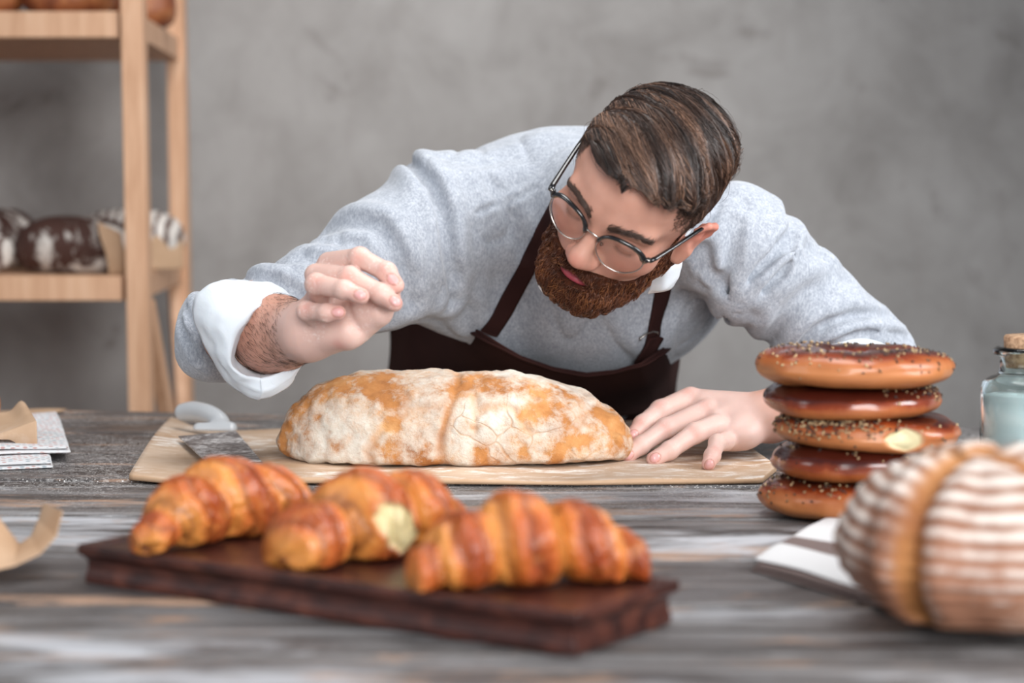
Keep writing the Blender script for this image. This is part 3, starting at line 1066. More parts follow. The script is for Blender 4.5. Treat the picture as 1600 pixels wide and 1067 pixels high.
v, f = isosurf(lambda p: smax(boule_f(p), -(p[:, 2] - (TZ + .0095)), .006), BC - (.125, .125, .075), BC + (.125, .125, .090), .0022)
q = v - BC
ph = np.arctan2(np.hypot(q[:, 0], q[:, 1]) * .75, q[:, 2] + .02) * 46 + 1.5 * fbm(v * 9, 2, 12)
fl = (.5 + .5 * np.sin(ph + 1.0 * fbm(v * 20, 2, 3)))
fl = fl * (1 - .75 * sst(.01, -.045, q[:, 2])) * (.72 + .5 * fbm(v * 17, 2, 5)) + .25 * fbm(v * 25, 2, 3) + .18 * sst(.0, .05, q[:, 2])
bo = mesh_obj('round_loaf', v, f, M_BOULE, None, True, {'flour': ('FLOAT', np.clip(fl, 0, 1)), 'score': ('FLOAT', 1 - sst(.005, .016, boule_score(v)))})
tag(bo, 'large round scored loaf with rings of flour on the striped napkin', 'bread')

# ------------------------------------------------------------------ striped napkin under it
M_NAP = Mat('striped_linen')
_u = M_NAP.attr('stripe')
_w = M_NAP.wave(M_NAP.coord('Object', (1, 1, 1), (0, 0, .6)), 420, 0, 1, 'X')
_c = M_NAP.ramp(_u, [(0, (.66, .65, .65)), (.5, (.66, .65, .65)), (.52, (.145, .095, .085)), (1, (.145, .095, .085))])
_c = M_NAP.mix(M_NAP.math('MULTIPLY', _w, .12), _c, (.45, .43, .42))
M_NAP.bump(_w, .3, .0008)
M_NAP = M_NAP.out(_c, .9)


def folded_cloth(name, quad, z0, layers, lt, mat, stripe=None, seed=0, attr2=None, n=70, shrink=None, waves=.0018):
    """stacked folds joined along one side: quad = back-left, front-left, front-right, back-right"""
    quad = [np.array(q, float) for q in quad]
    def surf(u, v):
        return (quad[0] * (1 - u) * (1 - v) + quad[1] * (1 - u) * v + quad[2] * u * v + quad[3] * u * (1 - v))
    V = []; F = []; S = []
    for L in range(layers):
        ins = 0 if shrink is None else shrink[L]
        b = len(V)
        m = n
        for side in (0, 1):
            for i in range(m):
                for j in range(m):
                    u, v = i / (m - 1), j / (m - 1)
                    su, sv = ins[0] + u * (ins[1] - ins[0]) if ins else u, ins[2] + v * (ins[3] - ins[2]) if ins else v
                    p = surf(su, sv)
                    e = min(u, 1 - u, v, 1 - v)
                    rnd = math.sqrt(max(0, 1 - (1 - min(1, e / .035)) ** 2))
                    wv = waves * (math.sin(p[0] * 50 + seed + L) + math.sin(p[1] * 63 + seed * 2)) * .5 + waves
                    zc = z0 + lt * (L + .5) + wv * (L + 1) / layers
                    z = zc + (lt * .48 if side else -lt * .48) * rnd
                    V.append((p[0], p[1], max(z, z0 + .0002))); S.append(stripe(su, sv, L) if stripe else 0)
        for i in range(m - 1):
            for j in range(m - 1):
                a = b + i * m + j
                F.append((a, a + 1, a + m + 1, a + m)); a += m * m; F.append((a, a + m, a + m + 1, a + 1))
        for k in range(m - 1):
            for (x, y) in ((k, k + 1), ((m - 1) * m + k + 1, (m - 1) * m + k), ((k + 1) * m, k * m), (k * m + m - 1, (k + 1) * m + m - 1)):
                F.append((b + y, b + x, b + m * m + x, b + m * m + y))
    o = mesh_obj(name, V, np.array(F), mat, None, True, {'stripe': ('FLOAT', np.array(S))})
    bb = bmesh.new(); bb.from_mesh(o.data); bmesh.ops.recalc_face_normals(bb, faces=bb.faces); bb.to_mesh(o.data); bb.free()
    return o


def nap_stripe(u, v, L=2):
    return 1.0 if (.50 < v < .68) or (L < 2 and v > .80 and L == 0) or (L == 1 and v > .9) else 0.0


o = folded_cloth('napkin', [T(1292, 820), T(1172, 893), T(1500, 990), T(1700, 860)], TZ, 3, .0030, M_NAP, nap_stripe, 1.3,
                 shrink=[(.0, 1, .05, 1.0), (.012, 1, .02, .985), (.0, 1, .0, .95)], waves=.0012)
tag(o, 'white linen napkin with brown stripes folded under the round loaf', 'napkin')

# ------------------------------------------------------------------ speckled cloth at the left
M_SPK = Mat('speckled_cotton')
_co = M_SPK.coord('Object', (1, 1, 1), (0, 0, .5))
_v = M_SPK.voro(_co, 120, rnd=.35); _vc = M_SPK.voro(_co, 120, out='Color', rnd=.35)
_dot = M_SPK.ramp(_v, [(.22, 1.0), (.40, 0.0)])
_dc = M_SPK.ramp(M_SPK.sep(_vc)[0], [(.45, (.50, .20, .17)), (.55, (.27, .33, .37))], 'LINEAR')
_c = M_SPK.mix(M_SPK.math('MULTIPLY', _dot, .75), (.72, .72, .73), _dc)
M_SPK.bump(M_SPK.noise(_co, 300, 2), .2, .0008)
M_SPK = M_SPK.out(_c, .9)
o = folded_cloth('dish_cloth', [T(-120, 672), T(-150, 735), T(112, 725), T(92, 664)], TZ, 4, .0042, M_SPK, None, 2.2,
                 shrink=[(0, .88, .1, 1.10), (.0, .875, .08, 1.09), (.0, 1, .02, .96), (0, .985, 0, .95)], waves=.0016)
tag(o, 'folded white cotton cloth with red and grey speckles at the left edge of the table', 'cloth')


def left_sheet(u, v):
    B = T(-140 + 245 * u, 646 - 3 * u); F = T(-140 + 200 * u, 662 - 8 * u)
    p = B + (F - B) * v
    p[2] = TZ + .0022 + .0015 * math.sin(u * 9 + v * 4) * (1 - v) + .001
    return p


o = sheet('parchment_sheet', left_sheet, 40, 14, .0006, M_PAPER, attrs={'floured': ('FLOAT', np.full(560, .25))})
tag(o, 'flat strip of brown parchment behind the speckled cloth', 'baking paper', 'loose parchment by the speckled cloth')


def peak_sheet(u, v):
    # a fold standing up as a low ridge whose corner points up
    a = P(-60 + 118 * u, 700 - 40 * u, 2.30)
    b = P(-60 + 100 * u, 648 - 16 * math.exp(-((u - .93) / .12) ** 2) - 6 * u, 2.42)
    p = a + (b - a) * v
    zb = TZ + .0225
    base = zb - .02 * sst(.6, 1, u)
    p[2] = max(base, p[2]) if v > .02 else base
    return p


o = sheet('parchment_sheet', peak_sheet, 60, 24, .0006, M_PAPER, attrs={'floured': ('FLOAT', np.full(1440, .1))})
tag(o, 'creased brown parchment corner propped up on the speckled cloth', 'baking paper', 'loose parchment by the speckled cloth')

# small bun whose edge peeps in at the left
def bun_f(c, r, hz, seed, nz=.004):
    return lambda p: smax(ell(p, c, (r, r, hz)) - nz * fbm(p * 16, 3, seed), -(p[:, 2] - (c[2] - hz * .72)), .006)


bc = np.array([T(-32, 668)[0], 2.56, TZ + .0265 + .004])
v, f = isosurf(bun_f(bc, .0325, .0335, 4), bc - .05, bc + .05, .003)
o = mesh_obj('bun', v, f, mat_bagel(.75, 9.1), None, True, {'top': ('FLOAT', np.full(len(v), .35)), 'crumb': ('FLOAT', np.zeros(len(v)))})
tag(o, 'small orange-brown bun just showing at the left edge above the parchment', 'bread')


# ------------------------------------------------------------------ curled parchment scrap, lower left
def scrap(u, v):
    A = T(-150 + 245 * u, 905 - 25 * u); B = T(-100 + 185 * u, 838 + 10 * u)
    p = A + (B - A) * v
    lift = .030 * sst(.60, 1.0, u) * (0.35 + .65 * v) + .030 * sst(.45, 0.0, u) * v
    p[2] = TZ + .0012 + lift
    p[0] += -.012 * sst(.8, 1, u) * 0
    return p


def scrap2(u, v):
    pts = [P(-170, 800, 1.62), P(-60, 770, 1.64), P(-4, 806, 1.65), P(30, 850, 1.66), P(48, 838, 1.67), P(60, 812, 1.69), P(68, 786, 1.70)]
    bot = [P(-170, 900, 1.56), P(-60, 898, 1.56), P(-12, 892, 1.57), P(22, 884, 1.58), P(62, 866, 1.60), P(88, 838, 1.62), P(98, 798, 1.64)]
    x = u * (len(pts) - 1); i = min(int(x), len(pts) - 2); t = x - i; t = t * t * (3 - 2 * t)
    a = pts[i] * (1 - t) + pts[i + 1] * t; b = bot[i] * (1 - t) + bot[i + 1] * t
    p = a * (1 - v) + b * v
    p[2] = max(p[2], TZ + .0008)
    return p


o = sheet('parchment_scrap', scrap2, 80, 24, .0007, M_PAPER, attrs={'floured': ('FLOAT', np.zeros(1920))})
tag(o, 'curled scrap of brown parchment in the lower left corner of the table', 'baking paper')

# ------------------------------------------------------------------ glass jar
M_GLASS = Mat('green_tinted_glass').out((.87, .975, .965), .03, Transmission_Weight=1.0, IOR=1.45)
M_FLOUR = plain('white_flour', (.66, .70, .72), .95)
M_CORK = Mat('cork'); _n = M_CORK.noise(M_CORK.coord('Object'), 160, 3, .7)
M_CORK = M_CORK.out(M_CORK.ramp(_n, [(.35, (.22, .11, .055)), (.6, (.56, .36, .22))]), .8)
jc = np.array([P(1626, 700, 1.99)[0], 2.0, TZ])
jar = empty('glass_jar', jc, 'square-shouldered greenish glass jar with cork stopper at the right edge of the table', 'jar')
po = [(.0, .001), (.045, .001), (.051, .004), (.053, .012), (.053, .112), (.051, .121), (.043, .126), (.037, .128), (.035, .133), (.035, .147), (.041, .149), (.0415, .154), (.038, .157), (.031, .157),
      (.0305, .131), (.046, .119), (.0495, .110), (.0495, .012), (.045, .007), (.0, .007)]
po = [(r, z * .955) for r, z in po]
MB().lathe(jc, po, 72).build('glass_body', M_GLASS, jar, True)
MB().lathe(jc, [(0, .0075), (.0445, .0076), (.0490, .0125), (.0490, .103), (.040, .107), (0, .108)], 48).build('flour_filling', M_FLOUR, jar, True)
MB().lathe(jc, [(0, .132), (.0285, .132), (.0302, .143), (.0310, .1505), (.0315, .159), (.0300, .161), (0, .161)], 40).build('cork_stopper', M_CORK, jar, True)


# ------------------------------------------------------------------ breads on the shelf rack
def shelf_loaf(cx, cy, hw, hd, hh, z0, rz, mat, label, seed, group, p=2.3, h=.0045):
    c = np.array([cx, cy, z0 + hh * .8])
    R = rot((0, 0, 1), rz)
    def ff(q):
        w = (q - c) @ R
        k = (np.abs(w[:, 0] / hw) ** p + np.abs(w[:, 1] / hd) ** p + np.abs(w[:, 2] / hh) ** p) ** (1 / p)
        return smax((k - 1) * min(hd, hh) - .007 * fbm(q * 14, 3, seed), -(q[:, 2] - z0 - .001), .008)
    e = max(hw, hd) + .02
    v, f = isosurf(ff, c - (e, e, hh + .02), c + (e, e, hh + .02), h)
    o = mesh_obj('loaf_of_bread', v, f, mat, None, True); tag(o, label, 'bread', group); return o


ms = 1.006; G2 = 'breads on the middle shelf'
s = lambda px, d: (px - 800) / FPX * d
shelf_loaf(s(123, 3.53), 3.515, .108, .070, .054, ms, .06, M_RYE, 'dark rye loaf with floury patches, foremost on the middle shelf beside the post', 2, G2)
shelf_loaf(s(206, 3.76), 3.755, .098, .080, .060, ms, -.35, M_SRYE, 'flour-striped dark loaf lying behind the front shelf post', 5, G2)
shelf_loaf(s(-42, 3.48), 3.47, .068, .060, .040, ms, .4, M_SRYE, 'small striped floury loaf, frontmost at the left edge of the middle shelf', 6, G2)
shelf_loaf(s(-6, 3.72), 3.72, .085, .080, .060, ms, .0, M_RYE, 'dark round loaf half covered in flour at the back left of the middle shelf', 9, G2)
ts = 1.440; G3 = 'brown breads on the upper shelf'
shelf_loaf(s(115, 3.5), 3.49, .078, .062, .050, ts, 0, M_BROWN, 'round brown loaf at the middle of the upper shelf, its base in view', 12, G3)
shelf_loaf(s(-12, 3.5), 3.50, .064, .060, .050, ts, 0, M_BROWN, 'brown loaf at the left edge of the upper shelf', 13, G3)
shelf_loaf(s(232, 3.78), 3.76, .060, .060, .050, ts, .2, M_BROWN, 'brown loaf on the upper shelf behind the front post', 15, G3)


def wrap1(u, v):
    x = s(158 + 34 * u + 12 * (1 - v) ** 2 * (1 - u), 3.42); y = 3.418 + .018 * u
    return np.array([x + .004 * math.sin(v * 5), y, ms + .0012 + v * (.088 - .02 * u)])


def wrap2(u, v):
    return np.array([s(236 + 46 * u, 3.62), 3.60 + .05 * u, ms + .0012 + v * (.048 + .012 * math.sin(u * 7))])


o = sheet('parchment_wrap', wrap1, 16, 16, .0008, M_PAPER, attrs={'floured': ('FLOAT', np.zeros(256))}); tag(o, 'brown paper standing at the end of the dark rye loaf', 'baking paper', 'paper wraps on the middle shelf')
o = sheet('parchment_wrap', wrap2, 16, 16, .0008, M_PAPER, attrs={'floured': ('FLOAT', np.zeros(256))}); tag(o, 'brown paper between the two right-hand posts of the rack', 'baking paper', 'paper wraps on the middle shelf')
# ------------------------------------------------------------------ materials of the person
def mat_skin():
    m = Mat('skin')
    co = m.coord('Object')
    z = m.sep(m.attr('zone', 'Color'))
    n = m.noise(co, 22, 3, 0.6); n2 = m.noise(co, 240, 3, 0.6)
    c = m.ramp(n, [(0.3, (0.49, 0.240, 0.170)), (0.7, (0.59, 0.320, 0.240))])
    c = m.mix(m.math('MULTIPLY', z[1], 0.8), c, (0.58, 0.160, 0.120))
    c = m.mix(z[0], c, (0.30, 0.045, 0.060))
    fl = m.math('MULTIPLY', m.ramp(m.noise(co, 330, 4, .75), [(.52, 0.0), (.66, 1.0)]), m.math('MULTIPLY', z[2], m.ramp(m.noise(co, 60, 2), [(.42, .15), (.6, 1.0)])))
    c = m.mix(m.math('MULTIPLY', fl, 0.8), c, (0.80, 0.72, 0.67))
    c = m.mix(m.attr('lit_tint'), c, (0.86, 0.74, 0.71))  # painted brightness of the lit hands
    nl = m.attr('nail')
    c = m.mix(nl, c, (0.66, 0.36, 0.34))
    c = m.mix(m.attr('rim_'), c, (0.40, 0.15, 0.11))
    m.bump(m.math('ADD', n2, m.math('MULTIPLY', fl, .6)), 0.12, 0.0006)
    return m.out(c, m.ramp(nl, [(0.0, 0.50), (1.0, 0.22)]), Subsurface_Weight=0.20, Subsurface_Radius=(0.012, 0.005, 0.003), Subsurface_Scale=0.6, Specular_IOR_Level=0.4)


def mat_sweater():
    m = Mat('heather_grey_knit')
    co = m.coord('Object')
    n = m.noise(m.coord('Object', (1, 1, .5)), 420, 3, 0.75); n2 = m.noise(co, 110, 3, 0.7)
    f = m.math('ADD', m.math('MULTIPLY', n, .7), m.math('MULTIPLY', n2, .3))
    c = m.ramp(f, [(0.34, (0.235, 0.255, 0.295)), (0.5, (0.335, 0.36, 0.405)), (0.66, (0.48, 0.505, 0.55))])
    m.bump(m.math('ADD', n, n2), 0.30, 0.0012)
    return m.out(c, 0.95, Sheen_Weight=0.25, Sheen_Roughness=0.5)


def mat_hair(name, c0, c1, c2):
    m = Mat(name)
    r = m.attr('tone')
    c = m.ramp(r, [(0.1, c0), (0.55, c1), (0.95, c2)])
    return m.out(c, 0.42, Specular_IOR_Level=0.6)


M_SKIN = mat_skin(); M_SWEAT = mat_sweater()
M_APRON = Mat('brown_canvas'); _n = M_APRON.noise(M_APRON.coord('Object'), 380, 2, .6); _n2 = M_APRON.noise(M_APRON.coord('Object'), 9, 3, .6)
M_APRON.bump(_n, .2, .0008)
M_APRON = M_APRON.out(M_APRON.ramp(_n2, [(.3, (.022, .0075, .007)), (.7, (.034, .012, .010))]), .9, Specular_IOR_Level=.15)
M_SHIRT = Mat('white_cotton'); _n = M_SHIRT.noise(M_SHIRT.coord('Object'), 38, 4, .6, .8); M_SHIRT.bump(_n, .30, .003)
M_SHIRT = M_SHIRT.out((.68, .71, .75), .8, Subsurface_Weight=.05)
M_BLACKC = plain('dark_thread', (.03, .03, .035), .9)
M_TROU = plain('dark_denim', (.03, .035, .05), .85); M_SHOE = plain('dark_leather', (.03, .018, .012), .45)
M_HAIR = mat_hair('dark_brown_hair', (.012, .006, .004), (.062, .031, .020), (.30, .165, .105))
M_BEARD = mat_hair('auburn_beard', (.035, .010, .004), (.125, .034, .011), (.36, .135, .042))
M_BROW = mat_hair('brown_brow', (.030, .014, .009), (.06, .028, .017), (.10, .05, .03))
M_BLACKP = plain('black_acetate', (.008, .008, .009), .18, Coat_Weight=.5)
M_METAL = plain('silver_metal', (.55, .52, .48), .25, Metallic=1.0)
M_LENS = Mat('clear_lens').out((1, 1, 1), .0, Transmission_Weight=1.0, IOR=1.12, Specular_IOR_Level=.5)

# ------------------------------------------------------------------ head frame (rows: his left, forward, up)
_a = nrm((.79, -.215, -.575)); _f = np.array((-.53, -.70, -.47)); _f = nrm(_f - _a * (_f @ _a)); _u = np.cross(_f, -_a) * -1
_u = nrm(np.cross(_a, _f)); 
if _u[2] < 0: _u = -_u
HB = np.array([_a, _f, _u])
HS = .93                                    # head scale
H0 = P(929, 363, 2.02) - .095 * HS * _f


def hl(p): return (p - H0) @ HB.T / HS            # world -> head
def hw(q): return H0 + HS * np.asarray(q, float) @ HB   # head -> world


def face_f(q, ears=True):
    x = q.copy(); x[:, 0] = np.abs(x[:, 0])
    d = ell(q, (0, -.012, .030), (.0745, .094, .078))
    d = smin(d, ell(q, (0, .022, .030), (.066, .071, .062)), .02)
    d = smin(d, ell(q, (0, .026, -.040), (.060, .060, .070)), .025)
    d = smin(d, cap(x, (.054, -.004, -.055), (.018, .064, -.100), .017, .019), .022)
    d = smin(d, ell(q, (0, .068, -.100), (.026, .021, .019)), .015)
    d = smin(d, ell(x, (.043, .057, -.028), (.023, .020, .020)), .020)
    d = smin(d, ell(q, (0, .070, -.068), (.030, .024, .024)), .016)            # mouth mound
    d = smin(d, cap(x, (.012, .083, .017), (.046, .071, .018), .0105, .0095), .014)   # brow ridge
    d = smax(d, -ell(x, (.034, .101, -.003), (.020, .020, .0135)), .013)        # sockets
    d = smin(d, ell(x, (.0325, .0695, -.004), (.0150, .0145, .0125)), .004)     # lids over the eyes
    d = smin(d, cap(q, (0, .078, .012), (0, .1030, -.028), .0082, .0088), .013)
    d = smin(d, ell(q, (0, .1045, -.0355), (.0130, .0125, .0100)), .011)
    d = smin(d, ell(x, (.0120, .0945, -.0395), (.0075, .0105, .0072)), .009)
    d = smax(d, -ell(x, (.0075, .1010, -.0490), (.0042, .0065, .0038)), .002)
    d = smin(d, ell(x, (.008, .0905, -.0660), (.014, .0080, .0036)), .004)      # upper lip
    d = smin(d, ell(q, (0, .0900, -.0745), (.018, .0090, .0045)), .004)         # lower lip
    d = smax(d, -ell(q, (0, .1010, -.0695), (.025, .0090, .0011)), .0018)       # mouth line
    if ears:
        x = q.copy(); x[:, 0] = np.where(q[:, 0] < 0, -q[:, 0] + .006, q[:, 0]); x[:, 1] = np.where(q[:, 0] < 0, q[:, 1] + .012, q[:, 1]); x[:, 2] += .010
        e = cap(x, (.0745, .004, -.034), (.0765, -.001, -.020), .0075, .0095)
        rim_ = [(.0760, .001, -.030), (.0800, -.012, -.018), (.0870, -.021, .000), (.0900, -.019, .014), (.0865, -.006, .021), (.0790, .003, .013)]
        for i_ in range(5): e = smin(e, cap(x, rim_[i_], rim_[i_ + 1], .0040), .003)
        e = smin(e, cap(x, (.0780, -.002, -.012), (.0815, -.012, .010), .0068, .0050), .006)
        e = smax(e, -cap(x, (.0880, -.001, -.016), (.0860, .002, -.006), .0058), .003)
        d = smin(d, e, .006)
    d = d - .0006 * fbm(q * 45, 2, 4)
    return d


NB = P(990, 318, 2.33)


def head_f(p):
    q = hl(p)
    d = face_f(q) * HS
    nk = cap(p, hw((0, -.028, -.035)), NB, .056, .064)
    return smin(d, nk, .022)


# ------------------------------------------------------------------ joints
S_R, E_R, W_R = P(700, 352, 2.42), P(352, 522, 2.235), P(484, 518, 2.035)
S_L, E_L, W_L = P(1142, 378, 2.36), P(1368, 562, 2.42), P(1205, 650, 2.285)
CH = P(935, 340, 2.48); WA = P(845, 610, 2.88)
tax = nrm(CH - WA)

# right hand (raised, sprinkling): knuckle, joints, tip
HR = dict(
    index=([(514, 412, 2.030), (562, 403, 1.995), (604, 425, 1.978), (619, 446, 1.974)], [.0118, .0100, .0092, .0080]),
    middle=([(494, 430, 2.018), (547, 433, 1.985), (595, 459, 1.968), (616, 474, 1.964)], [.0118, .0102, .0094, .0082]),
    ring=([(500, 468, 2.010), (494, 444, 1.978), (538, 453, 1.955), (564, 463, 1.950)], [.0110, .0102, .0090, .0080]),
    pinky=([(500, 505, 2.012), (479, 486, 1.986), (510, 489, 1.968), (529, 489, 1.966)], [.0098, .0090, .0082, .0072]),
    thumb=([(560, 508, 2.012), (590, 486, 2.000), (607, 466, 1.990), (612, 455, 1.988)], [.0170, .0145, .0105, .0085]))
HL = dict(
    index=([(1078, 622, 2.312), (1032, 641, 2.298), (1004, 663, 2.283), (990, 680, 2.272)], [.0130, .0112, .0100, .0088]),
    middle=([(1103, 642, 2.288), (1040, 669, 2.272), (1001, 696, 2.250), (982, 711, 2.240)], [.0125, .0108, .0097, .0085]),
    ring=([(1120, 664, 2.262), (1085, 677, 2.245), (1046, 704, 2.224), (1022, 717, 2.215)], [.0124, .0110, .0096, .0084]),
    pinky=([(1133, 690, 2.240), (1121, 692, 2.215), (1113, 712, 2.188), (1107, 725, 2.176)], [.0105, .0090, .0082, .0075]),
    thumb=([(1160, 640, 2.34), (1120, 655, 2.365), (1085, 668, 2.385), (1055, 676, 2.395)], [.0150, .0130, .0105, .0090]))


def fingers_w(H): return {k: ([P(*j) for j in js], r) for k, (js, r) in H.items()}


FR, FL_ = fingers_w(HR), fingers_w(HL)


def hand_f(p, F, palm):
    d = None
    for k, (js, r) in F.items():
        c = chain(p, js, r, .0025)
        for i in (1, 2):       # knuckle swelling
            c = smin(c, np.sqrt(((p - js[i]) ** 2).sum(1)) - r[i] * .97, .005)
        d = c if d is None else smin(d, c, .0016)
    m = palm(p)
    return smin(d, m, .0055)


def palm_r(p):
    m = cap(p, P(500, 492, 2.025), P(506, 430, 2.035), .0165, .0135)
    m = smin(m, cap(p, P(520, 508, 2.020), P(520, 450, 2.032), .0205, .0140), .012)
    m = smin(m, cap(p, P(505, 512, 2.018), P(543, 518, 2.008), .0180, .0185), .008)      # heel
    m = smin(m, cap(p, P(545, 500, 2.020), P(570, 488, 2.008), .0185, .0190), .004)
    m = smin(m, cap(p, P(512, 515, 2.028), W_R, .0215, .0280), .018)
    return m


def palm_l(p):
    m = cap(p, W_L, P(1100, 634, 2.305), .0235, .0150)
    m = smin(m, cap(p, W_L, P(1120, 655, 2.280), .0225, .0140), .014)
    m = smin(m, cap(p, W_L, P(1138, 684, 2.258), .0225, .0135), .014)
    m = smin(m, cap(p, W_L, P(1080, 626, 2.318), .0200, .0130), .012)
    m = smin(m, ell(p, P(1158, 680, 2.265), (.022, .022, .016)), .012)
    m = smin(m, cap(p, P(1170, 640, 2.330), P(1130, 650, 2.350), .018, .014), .012)
    return m


def arm_r(p):
    d = cap(p, W_R, P(430, 522, 2.11), .0290, .0370)
    d = smin(d, cap(p, P(430, 522, 2.11), E_R, .0370, .042), .02)
    return d


def arm_l(p):
    d = cap(p, W_L, P(1270, 622, 2.335), .0275, .0350)
    return smin(d, cap(p, P(1270, 622, 2.335), E_L, .0350, .042), .02)


def hand_r_base(p): return smin(hand_f(p, FR, palm_r), arm_r(p), .010)


PCR = [project(hand_r_base, stroke_pts([(543, 470), (545, 484), (551, 500), (562, 516)], 8), 1.85, 2.2, 500),
       project(hand_r_base, stroke_pts([(578, 472), (588, 478), (594, 488)], 6), 1.85, 2.2, 500),
       project(hand_r_base, stroke_pts([(498, 497), (520, 500), (538, 496)], 6), 1.85, 2.2, 500)]


def hand_r_all(p):
    d = hand_r_base(p)
    for pr, dp in zip(PCR, (.0036, .0012, .0012)):
        pr = pr[~np.isnan(pr[:, 0])]
        if len(pr) < 2: continue
        m = ((p > pr.min(0) - .012) & (p < pr.max(0) + .012)).all(1)
        if m.any():
            e = np.sqrt(((p[m][:, None] - pr[None]) ** 2).sum(-1).min(1)); d[m] += dp * np.exp(-e / .0022)
    return d

def hand_l_all(p): return smin(hand_f(p, FL_, palm_l), arm_l(p), .010)


lat = nrm(S_L - S_R); lat = nrm(lat - tax * (lat @ tax)); nor = np.cross(lat, tax)
TB = np.array([lat, tax, nor])


def torso_core(p):
    d = ell(p, CH + tax * -.02, (.165, .13, .085), TB)
    d = smin(d, ell(p, CH - tax * .2, (.14, .20, .085), TB), .05)
    d = smin(d, cap(p, S_R, E_R, .052, .040), .03)
    d = smin(d, cap(p, S_L, E_L, .050, .040), .03)
    return smin(d, cap(p, CH, NB, .07, .06), .03)


def body_f(p):
    d = torso_core(p)
    d = smin(d, head_f(p), .01)
    return np.minimum(d, np.minimum(hand_r_all(p), hand_l_all(p)))


pieces = []
# head and neck, finely; both forearms with their hands; the trunk hidden in the sweater
hc = H0
bx_head = (hc - .155, hc + .165)
pieces.append(isosurf(lambda p: smin(head_f(p), torso_core(p), .01), bx_head[0], bx_head[1], .0021))
bx_r = (P(625, 600, 2.0) * 0 + np.array([min(W_R[0], E_R[0]) - .02, 1.93, P(480, 590, 2.0)[2]]), np.array([P(640, 400, 1.98)[0], 2.215, P(500, 385, 2.0)[2]]))
pieces.append(isosurf(hand_r_all, bx_r[0] - (.02, 0, .01), bx_r[1], .00135))
bx_l = (np.array([P(965, 700, 2.25)[0] - .01, 2.13, TZ - .01]), np.array([E_L[0] - .015, 2.43, P(1200, 560, 2.3)[2]]))
pieces.append(isosurf(hand_l_all, bx_l[0], bx_l[1], .0014))
pieces.append(isosurf(torso_core, np.array([E_R[0] - .06, 2.14, WA[2] - .12]), np.array([.50, 2.98, 1.33]), .008))
vo, fo, off = [], [], 0
for k, (v, f) in enumerate(pieces):
    if k == 3:
        c = v[f].mean(1)
        for lo, hi in (bx_head,):
            f = f[~((c > lo - .002) & (c < hi + .002)).all(1)]; c = v[f].mean(1)
    vo.append(v); fo.append(f + off); off += len(v)
v = np.concatenate(vo); f = np.concatenate(fo)

# colouring that belongs to the skin: lips, ruddy places, flour on the fingers; also a pale tint painting light onto the hands
q = hl(v)
lips = np.maximum(1 - sst(.9, 1.25, np.sqrt((q[:, 0] / .0235) ** 2 + ((q[:, 2] + .0710) / .0078) ** 2)), 0) * (q[:, 1] > .07) * (np.abs(q[:, 0]) < .05)
red = np.zeros(len(v))


def blob(c, r, w=1.0):
    global red
    red = np.maximum(red, w * np.exp(-(((v - c) ** 2).sum(1)) / (r * r)))


for sx in (-1, 1):
    blob(hw((sx * .046, .075, -.035)), .022, .35); blob(hw((sx * .088, -.012, .0)), .028, .75); blob(hw((sx * .0135, .103, -.042)), .010, .4)
blob(hw((0, .118, -.036)), .013, .45)
flour = np.zeros(len(v)); nail = np.zeros(len(v)); lit_tint = np.zeros(len(v)); nrim = np.zeros(len(v))
for F, surf, kn, nails in ((FR, hand_r_all, [(561, 400), (545, 430), (494, 440), (478, 482), (530, 540), (600, 420)], [(614, 436, 28), (619, 470, 30), (563, 460, 8), (529, 488, 0)]),
                           (FL_, hand_l_all, [(1032, 632), (1040, 668), (1086, 674), (1075, 612), (1103, 632), (1000, 660), (1118, 700)], [(990, 679, 125), (982, 711, 140), (1024, 715, 150), (1109, 726, 120)])):
    kp = project(surf, [k for k in kn], 1.85, 2.5, 700)
    for c in kp:
        if not np.isnan(c[0]): blob(c, .008, .55)
    for k, (js, r) in F.items(): blob(js[3], .012, .55)
    npx = project(surf, [(a, b) for a, b, _ in nails], 1.85, 2.5, 700)
    for c, (_, _, an) in zip(npx, nails):
        if np.isnan(c[0]): continue
        t = math.radians(an); ax_ = math.cos(t) * RGT - math.sin(t) * UPV; ay_ = math.sin(t) * RGT + math.cos(t) * UPV
        dd = v - c
        e = np.sqrt((dd @ ax_ / .0064) ** 2 + (dd @ ay_ / .0052) ** 2 + (dd @ FWD / .006) ** 2)
        nm = 1 - sst(.80, 1.0, e); nail = np.maximum(nail, nm)
        red = np.maximum(red * (1 - nm), nm * .30)
        edge = np.exp(-((e - 1.03) / .10) ** 2)
        v = v + edge[:, None] * FWD * .00055 - nm[:, None] * FWD * .0003
        nrim = np.maximum(nrim, edge * .8)
        flour = flour * (1 - nm)
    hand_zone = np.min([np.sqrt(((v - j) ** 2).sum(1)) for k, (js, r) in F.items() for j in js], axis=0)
    lit_tint = np.maximum(lit_tint, (1 - sst(.035, .075, hand_zone)) * (.30 if F is FR else .36) * (1 - nail))  # even pale tint over each hand, standing in for strong light
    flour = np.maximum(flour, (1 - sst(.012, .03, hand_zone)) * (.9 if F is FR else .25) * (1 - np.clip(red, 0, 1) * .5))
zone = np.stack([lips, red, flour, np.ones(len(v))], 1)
body = mesh_obj('person', v, f, M_SKIN, None, True, {'zone': ('FLOAT_COLOR', zone), 'nail': ('FLOAT', nail), 'lit_tint': ('FLOAT', lit_tint * (1 - .6 * np.clip(red, 0, 1))), 'rim_': ('FLOAT', nrim * (1 - nail))})
tag(body, 'bearded man in glasses, grey sweater and brown apron bending over the big loaf', 'person')
person = body
bpy.context.view_layer.update()

